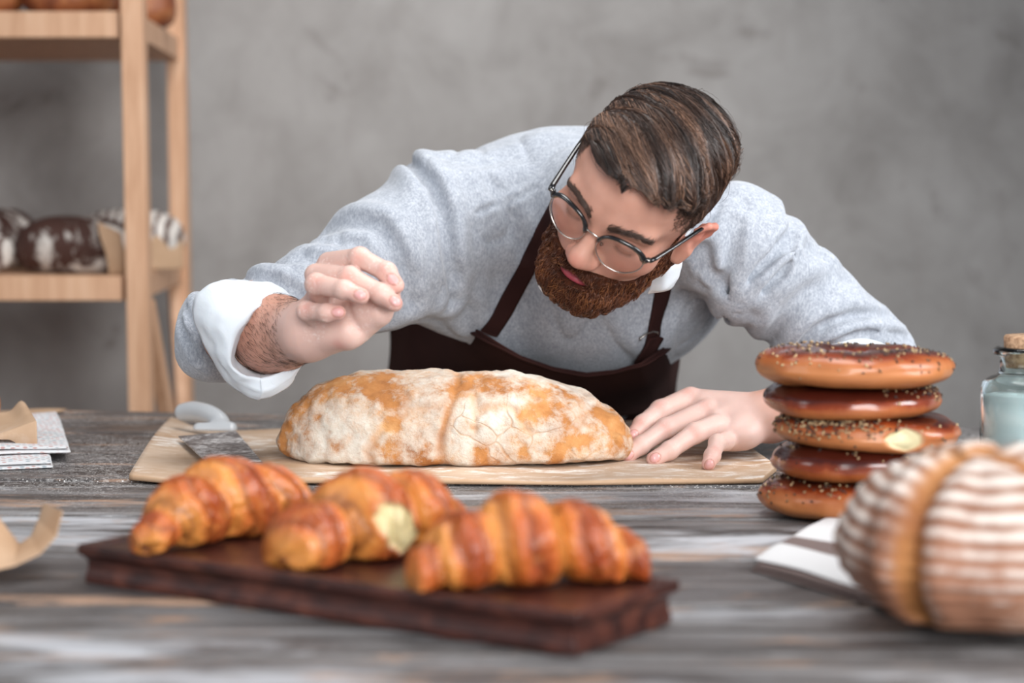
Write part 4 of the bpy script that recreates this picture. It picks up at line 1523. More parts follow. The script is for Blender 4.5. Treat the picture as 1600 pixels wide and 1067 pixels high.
# ------------------------------------------------------------------ sweater
def sweater_base(p):
    d = ell(p, CH + tax * -.025 - lat * .010, (.178, .140, .112), TB)
    d = smin(d, ell(p, P(925, 440, 2.53), (.170, .15, .115)), .05)
    d = smin(d, cap(p, P(915, 430, 2.55), WA, .125, .125), .06)
    d = smin(d, cap(p, S_R, P(605, 410, 2.36), .086, .070), .05)
    d = smin(d, cap(p, P(605, 410, 2.36), P(480, 476, 2.29), .070, .0500), .03)
    d = smin(d, cap(p, P(480, 476, 2.29), E_R, .0500, .050), .03)
    d = smin(d, cap(p, S_L, E_L, .072, .050), .05)
    d = smin(d, cap(p, E_R, P(330, 545, 2.22), .050, .036), .02)
    d = smin(d, cap(p, CH, NB + (hw((0, -.028, -.035)) - NB) * .22, .085, .076), .03)
    d = smin(d, cap(p, P(640, 452, 2.36), P(700, 462, 2.42), .026, .036), .03)
    d = smin(d, cap(p, P(700, 450, 2.42), P(790, 500, 2.47), .045, .05), .03)
    return d


creases = [  # (stroke in the photograph, depth, width); negative depth is a raised fold
    ([(650, 262), (676, 290), (692, 335), (697, 385), (706, 430), (700, 468)], .013, .010),
    ([(668, 262), (696, 290), (712, 335), (716, 385), (726, 430), (722, 470)], -.007, .012),
    ([(560, 348), (592, 352), (614, 384), (632, 428), (640, 470)], .009, .010),
    ([(585, 330), (620, 345), (642, 384), (658, 428), (662, 470)], -.007, .013),
    ([(420, 412), (470, 402), (520, 412), (556, 438)], .007, .009),
    ([(440, 395), (490, 386), (540, 398), (575, 420)], -.005, .011),
    ([(335, 440), (380, 430), (430, 440), (470, 462)], .007, .008),
    ([(330, 428), (390, 420), (440, 428)], -.004, .009),
    ([(697, 345), (735, 336), (770, 322), (805, 312), (838, 292)], .0028, .0035),
    ([(640, 300), (650, 350), (662, 400)], -.004, .012),
    ([(800, 345), (812, 372), (822, 392)], .005, .009),
    ([(735, 500), (722, 460), (716, 420)], .004, .010),
    ([(750, 380), (758, 420), (752, 460)], -.004, .014),
    ([(660, 486), (690, 470), (704, 452)], -.006, .012),
    ([(770, 250), (820, 240), (860, 220)], .003, .012),
    ([(1152, 462), (1166, 436), (1196, 402), (1232, 372)], .012, .008),
    ([(1158, 478), (1190, 448), (1218, 428), (1236, 400)], .009, .007),
    ([(1150, 445), (1168, 412), (1195, 380), (1220, 340)], -.006, .010),
    ([(1240, 330), (1232, 372), (1200, 420)], .006, .010),
    ([(1128, 440), (1108, 420), (1100, 390)], .008, .009),
    ([(1140, 455), (1142, 420), (1146, 380), (1150, 350)], .006, .008),
    ([(1205, 540), (1222, 490), (1262, 455), (1322, 436)], .005, .010),
    ([(1185, 510), (1205, 468), (1250, 430), (1300, 405)], -.005, .013),
    ([(1225, 540), (1262, 500), (1310, 478), (1345, 472)], -.005, .012),
    ([(1240, 545), (1275, 512), (1330, 494), (1395, 498)], .007, .008),
    ([(1270, 540), (1310, 512), (1360, 505), (1410, 515)], -.005, .008),
    ([(1282, 540), (1325, 522), (1375, 515), (1420, 528)], .006, .006),
    ([(1262, 392), (1285, 400), (1300, 420)], .004, .010),
    ([(960, 500), (990, 530), (1010, 560)], -.004, .015),
    ([(850, 470), (840, 510), (850, 550)], -.003, .015),
    ([(1060, 470), (1040, 500), (1020, 530)], .004, .012),
    ([(290, 520), (310, 560), (350, 590)], .004, .005), ([(300, 505), (320, 545), (352, 575)], .004, .004),
]
CP, CD, CW = [], [], []
for st, dp, wd in creases:
    pr = project(sweater_base, stroke_pts(st, 7), 1.9, 2.9, 420)
    pr = pr[~np.isnan(pr[:, 0])]
    if len(pr) < 2: continue
    # carry the fold over the outline and round the back of the sleeve
    ext = [pr[0]]
    tdir = nrm(pr[0] - pr[min(3, len(pr) - 1)])
    for _ in range(9):
        g_ = grad(sweater_base, ext[-1][None], .004)[0]
        tdir = nrm(tdir - g_ * (tdir @ g_)); q_ = ext[-1] + tdir * .006
        q_ = q_ - g_ * sweater_base(q_[None])[0]; ext.append(q_)
    pr = np.concatenate([np.array(ext[1:])[::-1], pr])
    n = len(pr); tp = np.sin(np.linspace(.12, 1, n) * PI * .92) ** .5
    CP.append(pr); CD.append(dp * np.clip(tp, .1, 1)); CW.append(wd)


def sweater_f(p):
    d = sweater_base(p)
    for pr, dp, wd in zip(CP, CD, CW):
        lo = pr.min(0) - wd * 3; hi = pr.max(0) + wd * 3
        m = ((p > lo) & (p < hi)).all(1)
        if not m.any(): continue
        q = p[m]; best = np.full(len(q), 9.0); bi = np.zeros(len(q), int)
        for i in range(len(pr) - 1):
            a, b = pr[i], pr[i + 1]; ab = b - a
            t = np.clip(((q - a) @ ab) / (ab @ ab + 1e-12), 0, 1)
            e = ((q - a - t[:, None] * ab) ** 2).sum(1)
            k = e < best; best[k] = e[k]; bi[k] = i
        r_ = np.sqrt(best)
        if dp[0] > 0: d[m] += dp[bi] * 1.9 * np.exp(-r_ / (wd * .62)) - dp[bi] * .75 * np.exp(-((r_ - wd * 1.9) / wd) ** 2)
        else: d[m] += dp[bi] * 1.6 * np.exp(-best / (wd * wd))
    d = d - .0040 * fbm(p * 9, 2, 2) - .0012 * fbm(p * 28, 2, 6) + .0045 * np.exp(-np.abs(fbm(p * np.array([13., 9., 7.]), 2, 31)) * 14)
    # open neck and sleeve mouths
    d = smax(d, -cap(p, NB + (hw((0, -.028, -.035)) - NB) * .12, hw((0, -.028, -.035)), .066, .074), .006)
    d = smax(d, -cap(p, E_R + (W_R - E_R) * .22, W_R, .040, .052), .004)
    d = smax(d, -cap(p, E_L + (W_L - E_L) * .10, W_L, .040, .050), .004)
    return d


v, f = isosurf(sweater_f, np.array([P(270, 520, 2.2)[0], 2.10, WA[2] - .10]), np.array([P(1450, 520, 2.4)[0], 3.03, 1.30]), .0034)
sweater = mesh_obj('sweater', v, f, M_SWEAT, body, True)


def hugging(pix, wpx, off, thick, name, mat, parent, surf=sweater_f, d0=1.95, d1=2.9, n=10, edge=None):
    """a flat band lying on a surface along a stroke; wpx = widths in metres"""
    st = stroke_pts(pix, n); pr = project(surf, st, d0, d1, 400)
    ok = ~np.isnan(pr[:, 0]); pr = pr[ok]
    for _ in range(6): pr[1:-1] = (pr[:-2] + pr[1:-1] * 2 + pr[2:]) / 4
    G = grad(surf, pr, .006)
    tn = np.gradient(pr, axis=0); tn /= np.linalg.norm(tn, axis=1)[:, None]
    for _ in range(4): G[1:-1] = (G[:-2] + G[1:-1] * 2 + G[2:]) / 4
    sd = np.cross(tn, G); sd /= np.linalg.norm(sd, axis=1)[:, None]
    W = np.interp(np.linspace(0, 1, len(pr)), np.linspace(0, 1, len(wpx)), wpx)
    m = 7; rows_ = []
    for k in range(m):
        e = (k / (m - 1) - .5)
        c = pr + sd * (W * e)[:, None]
        dd = surf(c)
        c = c + G * (off - np.clip(dd, -.02, .004))[:, None]
        rows_.append(c)
    R = np.stack(rows_, 1)                                       # along, across
    nU = len(pr)
    top = (R + G[:, None, :] * thick).reshape(-1, 3); bot = R.reshape(-1, 3); b = len(top)
    F = []
    for i in range(nU - 1):
        for k in range(m - 1):
            a = i * m + k
            F.append((a, a + m, a + m + 1, a + 1)); F.append((b + a, b + a + 1, b + a + m + 1, b + a + m))
        F.append((i * m, b + i * m, b + i * m + m, i * m + m)); e = i * m + m - 1; F.append((e + m, b + e + m, b + e, e))
    for s0 in (0, (nU - 1) * m):
        for k in range(m - 1): F.append((s0 + k, s0 + k + 1, b + s0 + k + 1, b + s0 + k))
    return mesh_obj(name, np.concatenate([top, bot]), np.array(F), mat, parent, True)


# ------------------------------------------------------------------ apron: bib, skirt and straps
apron_rows = []
top_edge = [(606, 478, 2.72), (640, 484, 2.64), (690, 488, 2.56), (735, 506, 2.50), (775, 530, 2.465), (815, 556, 2.45), (860, 574, 2.44), (910, 583, 2.44), (960, 578, 2.45), (1000, 567, 2.465), (1030, 546, 2.50), (1049, 520, 2.60)]


def apron_pt(u, v):
    x = u * (len(top_edge) - 1); i = min(int(x), len(top_edge) - 2); t = x - i
    a = np.array(top_edge[i], float) * (1 - t) + np.array(top_edge[i + 1], float) * t
    A = P(*a)
    ang = -1.5 + 3.0 * u
    hipx = .030 + .208 * math.sin(ang * .98); hipy = 2.905 - .155 * math.cos(ang * .98)
    Bp = np.array([hipx, hipy, .845]); Cp = np.array([.03 + .24 * math.sin(ang * .98), 2.92 - .18 * math.cos(ang * .98), .42])
    if v < .5:
        t = v / .5
        sag = .030 * math.sin(t * PI) * math.sin(u * PI)
        p = A * (1 - t) + Bp * t
        p[1] -= .35 * sag; p[2] -= sag * .6
    else:
        t = (v - .5) / .5; p = Bp * (1 - t) + Cp * t
    p[1] += .006 * math.sin(u * 21 + v * 4) * math.sin(min(1, v * 3) * PI / 2)
    p[0] += .004 * math.sin(u * 13 + v * 9)
    return p


_apt = apron_pt


def apron_pt(u, v):
    p = _apt(u, v)
    if v < .5:
        x = u * 44; y = v / .5 * 19; i = min(int(x), 43); j = min(int(y), 18); a = x - i; b = y - j
        k = PUSH[i, j] * (1 - a) * (1 - b) + PUSH[i + 1, j] * a * (1 - b) + PUSH[i, j + 1] * (1 - a) * b + PUSH[i + 1, j + 1] * a * b
        p = p - FWD * k * (1 - sst(.38, .5, v))
    return p


PUSH = np.zeros((45, 20))
for i_ in range(45):
    for j_ in range(20):
        q_ = _apt(i_ / 44, j_ / 19 * .5); ks = np.arange(0, .09, .004)
        w_ = sweater_f(q_[None] - ks[:, None] * FWD) > .007
        PUSH[i_, j_] = ks[np.argmax(w_)] if w_.any() else .0
_pd = np.pad(PUSH, 3, mode='edge')
PUSH = np.max([_pd[a:a + 45, b:b + 20] for a in range(7) for b in range(7)], axis=0)
for _ in range(3):
    _pd = np.pad(PUSH, 2, mode='edge'); PUSH = np.mean([_pd[a:a + 45, b:b + 20] for a in range(5) for b in range(5)], axis=0)


apron = sheet('apron', apron_pt, 90, 60, .0022, M_APRON, body)
# top hem, following the bib edge
hem = MB()
hp = [apron_pt(u, .012) for u in np.linspace(.0, 1, 60)]
hp = [p + np.array([0, -.0016, 0]) for p in hp]
hem.tube(hp, .0075, 10, True, .30)
hem.build('hem', M_APRON, apron, True)
hugging([(868, 318), (862, 335), (846, 372), (828, 410), (806, 450), (786, 485), (764, 520)], [.016, .018, .0200, .0205, .0215, .022], .0015, .0022, 'strap', M_APRON, apron)
hugging([(1044, 420), (1038, 445), (1030, 478), (1022, 505), (1015, 532), (1010, 556)], [.0175, .019, .0205], .0015, .0022, 'strap', M_APRON, apron)
# ring buckle and its doubled strap end
bk = project(sweater_f, [(1000, 528), (1027, 519)], 1.95, 2.9, 400) - FWD * .005
mb = MB(); mb.tube([bk[0] + (0, 0, -.003), bk[0], bk[0] * .66 + bk[1] * .34 + (0, -.003, .003), bk[0] * .3 + bk[1] * .7 + (0, -.003, .003), bk[1], bk[1] + (0, 0, -.003)], .0014, 8); mb.build('buckle', M_METAL, apron, True)
hugging([(1018, 523), (1010, 545), (1005, 568)], [.022, .024], .0045, .0025, 'strap_end', M_APRON, apron)

# ------------------------------------------------------------------ trousers and shoes (behind the table)
def trousers_f(p):
    d = ell(p, (.03, 2.92, .84), (.165, .115, .15))
    for sx in (-1, 1):
        d = smin(d, cap(p, (.03 + sx * .09, 2.92, .80), (.03 + sx * .12, 2.90, .46), .085, .062), .04)
        d = smin(d, cap(p, (.03 + sx * .12, 2.90, .46), (.03 + sx * .13, 2.95, .10), .062, .050), .03)
    return smax(d, -(p[:, 2] - .06), .01) - .003 * fbm(p * 14, 2, 3)


v, f = isosurf(trousers_f, (-.25, 2.74, .03), (.31, 3.10, 1.02), .012)
mesh_obj('trousers', v, f, M_TROU, body, True)
for sx in (-1, 1):
    c = np.array([.03 + sx * .13, 2.90, .0])
    ff = lambda p: smax(smin(cap(p, c + (0, .06, .045), c + (0, -.12, .035), .042, .036), cap(p, c + (0, .05, .05), c + (0, .05, .085), .04), .03), -(p[:, 2] - .001), .004)
    v, f = isosurf(ff, c + (-.07, -.2, -.01), c + (.07, .14, .13), .006)
    mesh_obj('shoe', v, f, M_SHOE, body, True)

# ------------------------------------------------------------------ white shirt: cuffs and collar
def loft(name, loops, mat, parent, thick=.0012, close=True, sub=3, crinkle=.0):
    """closed or open bands of matching loops, smoothly interpolated around"""
    L = []
    for lp in loops:
        pts = [P(*q) for q in lp]; n = len(pts); out = []
        for i in range(n if close else n - 1):
            p0, p1, p2, p3 = (pts[(i - 1) % n], pts[i], pts[(i + 1) % n], pts[(i + 2) % n]) if close else (pts[max(i - 1, 0)], pts[i], pts[i + 1], pts[min(i + 2, n - 1)])
            for k in range(6):
                t = k / 6
                out.append(.5 * ((2 * p1) + (-p0 + p2) * t + (2 * p0 - 5 * p1 + 4 * p2 - p3) * t * t + (-p0 + 3 * p1 - 3 * p2 + p3) * t ** 3))
        if not close: out.append(pts[-1])
        L.append(out)
    A = np.array(L)                                   # across, around
    m, n = A.shape[:2]
    mm = (m - 1) * sub + 1
    G = np.zeros((mm, n, 3))
    for i in range(mm):
        t = i / sub; k = min(int(t), m - 2); G[i] = A[k] * (1 - (t - k)) + A[k + 1] * (t - k)
    if crinkle: G = G + crinkle * np.stack([fbm(G * 40 + 5 * k, 2, k) - .5 * np.abs(fbm(G * 75 + 9 * k, 2, k + 3)) for k in range(3)], -1)
    du = np.gradient(G, axis=0)
    dv = (np.roll(G, -1, 1) - np.roll(G, 1, 1)) if close else np.gradient(G, axis=1)
    N = np.cross(du, dv); N /= np.linalg.norm(N, axis=2)[..., None] + 1e-9
    top = (G + N * thick / 2).reshape(-1, 3); bot = (G - N * thick / 2).reshape(-1, 3); b = len(top); F = []
    nn = n if close else n - 1
    for i in range(mm - 1):
        for j in range(nn):
            a, a2 = i * n + j, i * n + (j + 1) % n
            F.append((a, a + n, a2 + n, a2)); F.append((b + a, b + a2, b + a2 + n, b + a + n))
    for j in range(nn):
        a, a2 = j, (j + 1) % n; F.append((a, a2, b + a2, b + a))
        a, a2 = (mm - 1) * n + j, (mm - 1) * n + (j + 1) % n; F.append((a2, a, b + a, b + a2))
    if not close:
        for i in range(mm - 1):
            a = i * n; F.append((a, b + a, b + a + n, a + n)); a = i * n + n - 1; F.append((a + n, b + a + n, b + a, a))
    return mesh_obj(name, np.concatenate([top, bot]), np.array(F), mat, parent, True)


rim = [(447, 467, 2.13), (425, 470, 2.095), (398, 485, 2.07), (376, 510, 2.06), (364, 540, 2.06), (360, 564, 2.065), (376, 582, 2.07), (406, 590, 2.08), (410, 590.5, 2.08), (442, 583, 2.09), (470, 566, 2.11), (484, 535, 2.14), (470, 495, 2.15)]
out1 = [(442, 452, 2.15), (400, 438, 2.11), (352, 438, 2.085), (318, 452, 2.08), (302, 480, 2.085), (316, 532, 2.09), (350, 592, 2.095), (398, 622, 2.095), (412, 622, 2.096), (446, 610, 2.11), (468, 574, 2.13), (488, 540, 2.17), (474, 490, 2.18)]
mid_ = [tuple((a + b) / 2 + (0, 0, -.006 if k == 2 else 0)[k] for k, (a, b) in enumerate(zip(r_, o_))) for r_, o_ in zip(rim, out1)]
rim_in = [(x * .88 + 425 * .12, y * .88 + 530 * .12, d + .05) for x, y, d in rim]
loft('shirt_cuff', [rim_in, rim, mid_, out1], M_SHIRT, body, .0016, True, 7, .0040)
cuffs = [o_ for o_ in bpy.data.objects if o_.name.startswith('shirt_cuff')]
MB().tube([P(321, 491, 2.072), P(326, 487, 2.070), P(333, 483, 2.068)], .0008, 8).build('buttonhole', M_BLACKC, cuffs[0], True)
# left cuff, showing above the ring breads
lc = [(1276, 560, 2.31), (1292, 545, 2.31), (1318, 533, 2.315), (1350, 529, 2.325), (1382, 538, 2.335), (1404, 556, 2.345), (1400, 590, 2.37), (1350, 625, 2.38), (1295, 610, 2.35)]
lc2 = [(x * .93 + 1340 * .07, y * .93 + 590 * .07 + 6, d - .022) for x, y, d in lc]
lc3 = [(x * .80 + 1340 * .2, y * .80 + 590 * .2, d + .02) for x, y, d in lc]
loft('shirt_cuff', [lc, lc2, lc3], M_SHIRT, body, .0016, True, 4, .001)
# collar: a band round the neck with two pointed flaps
_n0 = hw((0, -.028, -.035)); _na = nrm(NB - _n0); _nx = nrm(np.cross(_na, (0, 0, 1))); _ny = np.cross(_na, _nx); _nl = np.linalg.norm(NB - _n0)
_rings = []
for t_, r_ in ((.95, .0650), (.70, .0630), (.52, .0620), (.50, .0650), (.74, .0715)):
    c_ = _n0 + _na * _nl * t_
    _rings.append([c_ + r_ * (math.cos(a_) * _nx + math.sin(a_) * _ny) for a_ in np.linspace(0, 2 * PI, 64, endpoint=False)])
_cv = np.array(_rings).reshape(-1, 3); _cf = []
for i_ in range(4):
    for k_ in range(64): _cf.append((i_ * 64 + k_, i_ * 64 + (k_ + 1) % 64, (i_ + 1) * 64 + (k_ + 1) % 64, (i_ + 1) * 64 + k_))
collar = mesh_obj('shirt_collar', _cv, np.array(_cf), M_SHIRT, body, True)
_sm = collar.modifiers.new('solid', 'SOLIDIFY'); _sm.thickness = .0015
def topx(p):
    e = np.asarray(p) - CAM; d = e @ FWD; return (800 + FPX * (e @ RGT) / d, 533.5 - FPX * (e @ UPV) / d, d)


def to_ring(loop):
    R_ = np.array(_rings[2]); out = []
    for q in loop:
        w = P(*q); out.append(topx(R_[np.argmin(((R_ - w) ** 2).sum(1))]))
    return out


_lp1 = [(1022, 428, 2.195), (1040, 420, 2.185), (1066, 410, 2.195)]
_lp2 = [(842, 415, 2.22), (852, 425, 2.21), (864, 432, 2.21)]
loft('collar_point', [to_ring(_lp1), [(1022, 428, 2.195), (1040, 420, 2.185), (1066, 410, 2.195)], [(1016, 452, 2.205), (1036, 452, 2.195), (1060, 432, 2.200)], [(1012, 458, 2.212), (1045, 452, 2.208), (1055, 440, 2.21)]], M_SHIRT, collar, .0022, False, 4)
loft('collar_point', [to_ring(_lp2), [(842, 415, 2.22), (852, 425, 2.21), (864, 432, 2.21)], [(840, 442, 2.225), (847, 455, 2.22), (858, 460, 2.22)]], M_SHIRT, collar, .0022, False, 4)

# ------------------------------------------------------------------ hair
def hair_zone(q):
    """signed measure of being inside the haired scalp (positive inside), in head coordinates"""
    r = np.hypot(q[:, 0], q[:, 1]) + 1e-9
    az = np.degrees(np.arctan2(np.abs(q[:, 0]), q[:, 1]))          # 0 = front, 90 = side, 180 = back
    zl = np.interp(az, [0, 25, 40, 52, 66, 80, 92, 108, 130, 180], [.070, .067, .064, .052, .040, .012, .004, -.022, -.060, -.075])
    return q[:, 2] - zl + .004 * fbm(q * 60, 2, 3)


def hair_thick(q):
    top = sst(.035, .085, q[:, 2])
    front = sst(-.01, .07, q[:, 1])
    side = .0022
    t = side + top * (.0085 + .0085 * front) + .002 * sst(.0, .05, q[:, 0]) * top
    return t


def skull_f(q): return face_f(q, False)


def flow(q):
    """which way the hair is combed, head coordinates: over to his left and back"""
    fx = np.ones(len(q)); fy = .02 + .62 * sst(-.06, .07, q[:, 1])
    fz = -.1 * np.ones(len(q))
    side = sst(.060, .085, np.abs(q[:, 0])) * (1 - sst(.05, .08, q[:, 2]))
    fx = fx * (1 - side); fy = fy * (1 - side) - .35 * side; fz = fz * (1 - side) - side
    v = np.stack([fx, fy, fz], 1)
    return v / np.linalg.norm(v, axis=1)[:, None]


def lock_s(q):
    return q[:, 1] - (.02 + .62 * sst(-.06, .07, q[:, 1])) * q[:, 0] + .009 * fbm(q * 20, 2, 9)


def hair_f(q):
    z = hair_zone(q)
    t = hair_thick(q) * sst(-.002, .012, z) - .004 * (1 - sst(-.006, .002, z))
    # combed locks: grooves that run along x
    s = lock_s(q)
    g = np.abs(vnoise(np.stack([s * 85, q[:, 0] * 7, s * 20], 1), 4))
    g2 = np.abs(vnoise(np.stack([s * 260, q[:, 0] * 14, s * 20], 1), 8))
    top = sst(.03, .07, q[:, 2])
    return skull_f(q) - t + top * (.0062 * (1 - np.minimum(1, g * 2.4)) + .0022 * (1 - np.minimum(1, g2 * 2)))


v, f = isosurf(lambda q: smax(hair_f(q), -(skull_f(q) + .006), .001), (-.105, -.135, -.09), (.105, .125, .155), .0020)
z = hair_zone(v); tt = sst(.03, .07, v[:, 2])
tone = .20 + .30 * fbm(np.stack([lock_s(v) * 150, v[:, 0] * 9, v[:, 2] * 9], 1), 2, 3)
tone = tone + .22 * (1 - tt)
hair = mesh_obj('hair', hw(v), f, M_HAIR, body, True, {'tone': ('FLOAT', np.clip(tone, 0, 1))})


def strands(name, P_, mat, parent, r0, r1, tone):
    """P_: (strands, points, 3) world; three-sided tapering hairs"""
    n, m = P_.shape[:2]
    t = np.gradient(P_, axis=1); t /= np.linalg.norm(t, axis=2)[..., None] + 1e-9
    ref = np.array([.31, .55, .77]); u = np.cross(t, ref); u /= np.linalg.norm(u, axis=2)[..., None] + 1e-9; w = np.cross(t, u)
    rr = (r0 + (r1 - r0) * np.linspace(0, 1, m) ** 1.5)[None, :, None]
    V = np.stack([P_ + rr * (math.cos(a) * u + math.sin(a) * w) for a in (0, 2.094, 4.189)], 2)   # n, m, 3, 3
    base = (np.arange(n)[:, None, None] * m + np.arange(m - 1)[None, :, None]) * 3 + np.arange(3)[None, None, :]
    nxt = (np.arange(n)[:, None, None] * m + np.arange(m - 1)[None, :, None]) * 3 + ((np.arange(3) + 1) % 3)[None, None, :]
    F = np.stack([base, nxt, nxt + 3, base + 3], -1).reshape(-1, 4)
    tn = np.repeat(tone, m * 3)
    return mesh_obj(name, V.reshape(-1, 3), F, mat, parent, True, {'tone': ('FLOAT', tn)})


def groom(surf, roots, dirf, nst, step, lift, rs, jitter=.12, clump=None):
    """walk strands over a surface along a combing direction"""
    q = roots.copy(); out = [q.copy()]
    jit = rs.normal(size=q.shape) * jitter
    for k in range(1, nst):
        d = dirf(q) + jit
        g = grad(surf, q, .002)
        d = d - g * (d * g).sum(1)[:, None]; d /= np.linalg.norm(d, axis=1)[:, None] + 1e-9
        q = q + d * step[:, None]
        L = lift * math.sin(PI * min(1, k / (nst - 1)) * .8)
        q = q - g * (surf(q) - L)[:, None] * .9
        out.append(q.copy())
    return np.stack(out, 1)


rs = np.random.RandomState(5)
vt = v[(hair_zone(v) > .004) & (v[:, 2] > .045) & (np.abs(hair_f(v)) < .002) & (skull_f(v) > .004)]
ro = vt[rs.randint(0, len(vt), 6500)]
ln = rs.uniform(.030, .070, len(ro))
S = groom(hair_f, ro, flow, 13, ln / 12, rs.uniform(.0006, .0026, len(ro)), rs, .06)
tone = np.clip(.45 + .60 * vnoise(np.stack([lock_s(ro) * 120, ro[:, 0] * 8, ro[:, 2] * 12], 1), 2) + rs.normal(size=len(ro)) * .13, 0, 1)
strands('strands', hw(S.reshape(-1, 3)).reshape(S.shape), M_HAIR, hair, .00042, .00016, tone)
# clipped sides: short hairs lying close
vs = v[(hair_zone(v) > -.002) & (v[:, 2] <= .060) & (skull_f(v) > .0003)]
ro = vs[rs.randint(0, len(vs), 5200)]
S = groom(lambda q: skull_f(q) - .0016, ro, flow, 4, rs.uniform(.0016, .0030, len(ro)), .0012, rs, .35)
tone = np.clip(.42 + rs.normal(size=len(ro)) * .15, 0, 1)
strands('clipped_sides', hw(S.reshape(-1, 3)).reshape(S.shape), M_HAIR, hair, .00024, .00012, tone)
# thin stubble fading out over the temple and nape, below the clipped line
g = face_pts = None
bx = isosurf(lambda q: skull_f(q), (-.09, -.12, -.10), (.09, .11, .09), .0028)[0]
zz_ = hair_zone(bx); pr = np.clip(1 - (-zz_) / .030, 0, 1) ** 1.5 * (zz_ < .004) * (np.degrees(np.arctan2(np.abs(bx[:, 0]), bx[:, 1])) > 50)
pk = rs.choice(len(bx), 6500, p=pr / pr.sum())
ro = bx[pk] + rs.normal(size=(6500, 3)) * .0012
S = groom(lambda q: skull_f(q) - .0003, ro, flow, 3, rs.uniform(.0010, .0020, len(ro)), .0006, rs, .4)
strands('stubble', hw(S.reshape(-1, 3)).reshape(S.shape), M_HAIR, hair, .00016, .00010, np.clip(.5 + rs.normal(size=len(ro)) * .15, 0, 1))
# a few loose ends breaking the outline
ro = vt[rs.randint(0, len(vt), 140)]
S = groom(hair_f, ro, flow, 13, rs.uniform(.03, .06, 140) / 12, rs.uniform(.003, .009, 140), rs, .25)
strands('loose_strands', hw(S.reshape(-1, 3)).reshape(S.shape), M_HAIR, hair, .00022, .00010, np.full(140, .5))


# ------------------------------------------------------------------ beard
def beard_mask(q):
    x = np.abs(q[:, 0]); y = q[:, 1]
    zl = np.interp(y, [-.05, -.012, .004, .018, .034, .050, .064, .076, .088, .10, .12], [.030, .016, -.010, -.036, -.053, -.0640, -.0650, -.0590, -.0535, -.0520, -.0520])
    m = sst(-.002, .004, zl + .003 * fbm(q * 90, 2, 4) - q[:, 2])
    m = m * sst(-.034, -.024, y + np.clip(-(q[:, 2] + .02), 0, 1) * .55)
    lip = np.sqrt((x / .0235) ** 2 + ((q[:, 2] + .0718) / .0066) ** 2)
    m = m * np.where(y > .055, sst(.92, 1.15, lip), 1)
    m = m * sst(-.168, -.150, q[:, 2])
    return m


def beard_thick(q):
    y = q[:, 1]; z_ = q[:, 2]
    chin = sst(-.070, -.100, z_) * sst(.0, .05, y)
    jaw = sst(-.035, -.075, z_)
    t = .0024 + .0030 * jaw + .0070 * chin
    mous = sst(.065, .08, y) * sst(-.068, -.060, z_)
    return t * (1 - mous) + mous * .0035


def beard_f(q):
    m = beard_mask(q)
    st = np.abs(vnoise(np.stack([q[:, 0] * 210, q[:, 1] * 210, q[:, 2] * 55], 1), 5))
    return face_f(q, False) - beard_thick(q) * m + .004 * (1 - m) * (m < .98) + m * .0030 * (1 - np.minimum(1, st * 2)) * sst(-.03, -.08, q[:, 2]) - .0012 * fbm(q * 70, 2, 3) * m


v, f = isosurf(lambda q: smax(beard_f(q), -(face_f(q, False) + .006), .001), (-.095, -.06, -.165), (.095, .135, .035), .0020)
tone = np.clip(.30 + .3 * fbm(np.stack([v[:, 0] * 150, v[:, 1] * 150, v[:, 2] * 30], 1), 2, 3), 0, 1)
M_BEARDB = mat_hair('auburn_beard_base', (.020, .006, .003), (.070, .020, .008), (.16, .055, .02)); M_BEARDB.node_tree.nodes['Principled BSDF'].inputs['Roughness'].default_value = .9
M_BEARDB.node_tree.nodes['Principled BSDF'].inputs['Specular IOR Level'].default_value = .15
beard = mesh_obj('beard', hw(v), f, M_BEARDB, body, True, {'tone': ('FLOAT', tone)})
vb = v[(beard_mask(v) > .45) & (face_f(v, False) > .0008) & (v[:, 1] > -.03)]


def bflow(q):
    x = q[:, 0]
    d = np.stack([x * 5 * (q[:, 2] > -.066) * (q[:, 1] > .06) + .0 * x, .35 + 0 * x, -1.0 + 0 * x], 1)
    return d / np.linalg.norm(d, axis=1)[:, None]


ro = vb[rs.randint(0, len(vb), 11000)]
lnb = .004 + .008 * sst(-.045, -.10, ro[:, 2]) * rs.uniform(.5, 1.1, len(ro))
S = groom(beard_f, ro, bflow, 6, lnb / 5, .0004 + .0026 * sst(-.05, -.10, ro[:, 2]) * rs.uniform(.1, 1, len(ro)), rs, .38)
tone = np.clip(.50 + .25 * vnoise(ro * 90, 2) + rs.normal(size=len(ro)) * .18, 0, 1)
strands('whiskers', hw(S.reshape(-1, 3)).reshape(S.shape), M_BEARD, beard, .00027, .00009, tone)

# ------------------------------------------------------------------ hair on the raised forearm
_ax = nrm(W_R - E_R); k = 2600
tt_ = rs.uniform(.02, .95, k); th = rs.uniform(0, 2 * PI, k)
e1 = nrm(np.cross(_ax, (0, 0, 1))); e2 = np.cross(_ax, e1)
ro = E_R + (W_R - E_R) * tt_[:, None] + .034 * (np.cos(th)[:, None] * e1 + np.sin(th)[:, None] * e2)
for _ in range(10):
    ro = ro - grad(arm_r, ro, .002) * arm_r(ro)[:, None]
S = groom(arm_r, ro, lambda p: np.tile(_ax * .9 + np.array([.25, 0, -.75]), (len(p), 1)), 5, rs.uniform(.0015, .0032, k), .0012, rs, .25)
strands('arm_hair', S, M_BROW, body, .00013, .00005, rs.uniform(.3, 1, k))

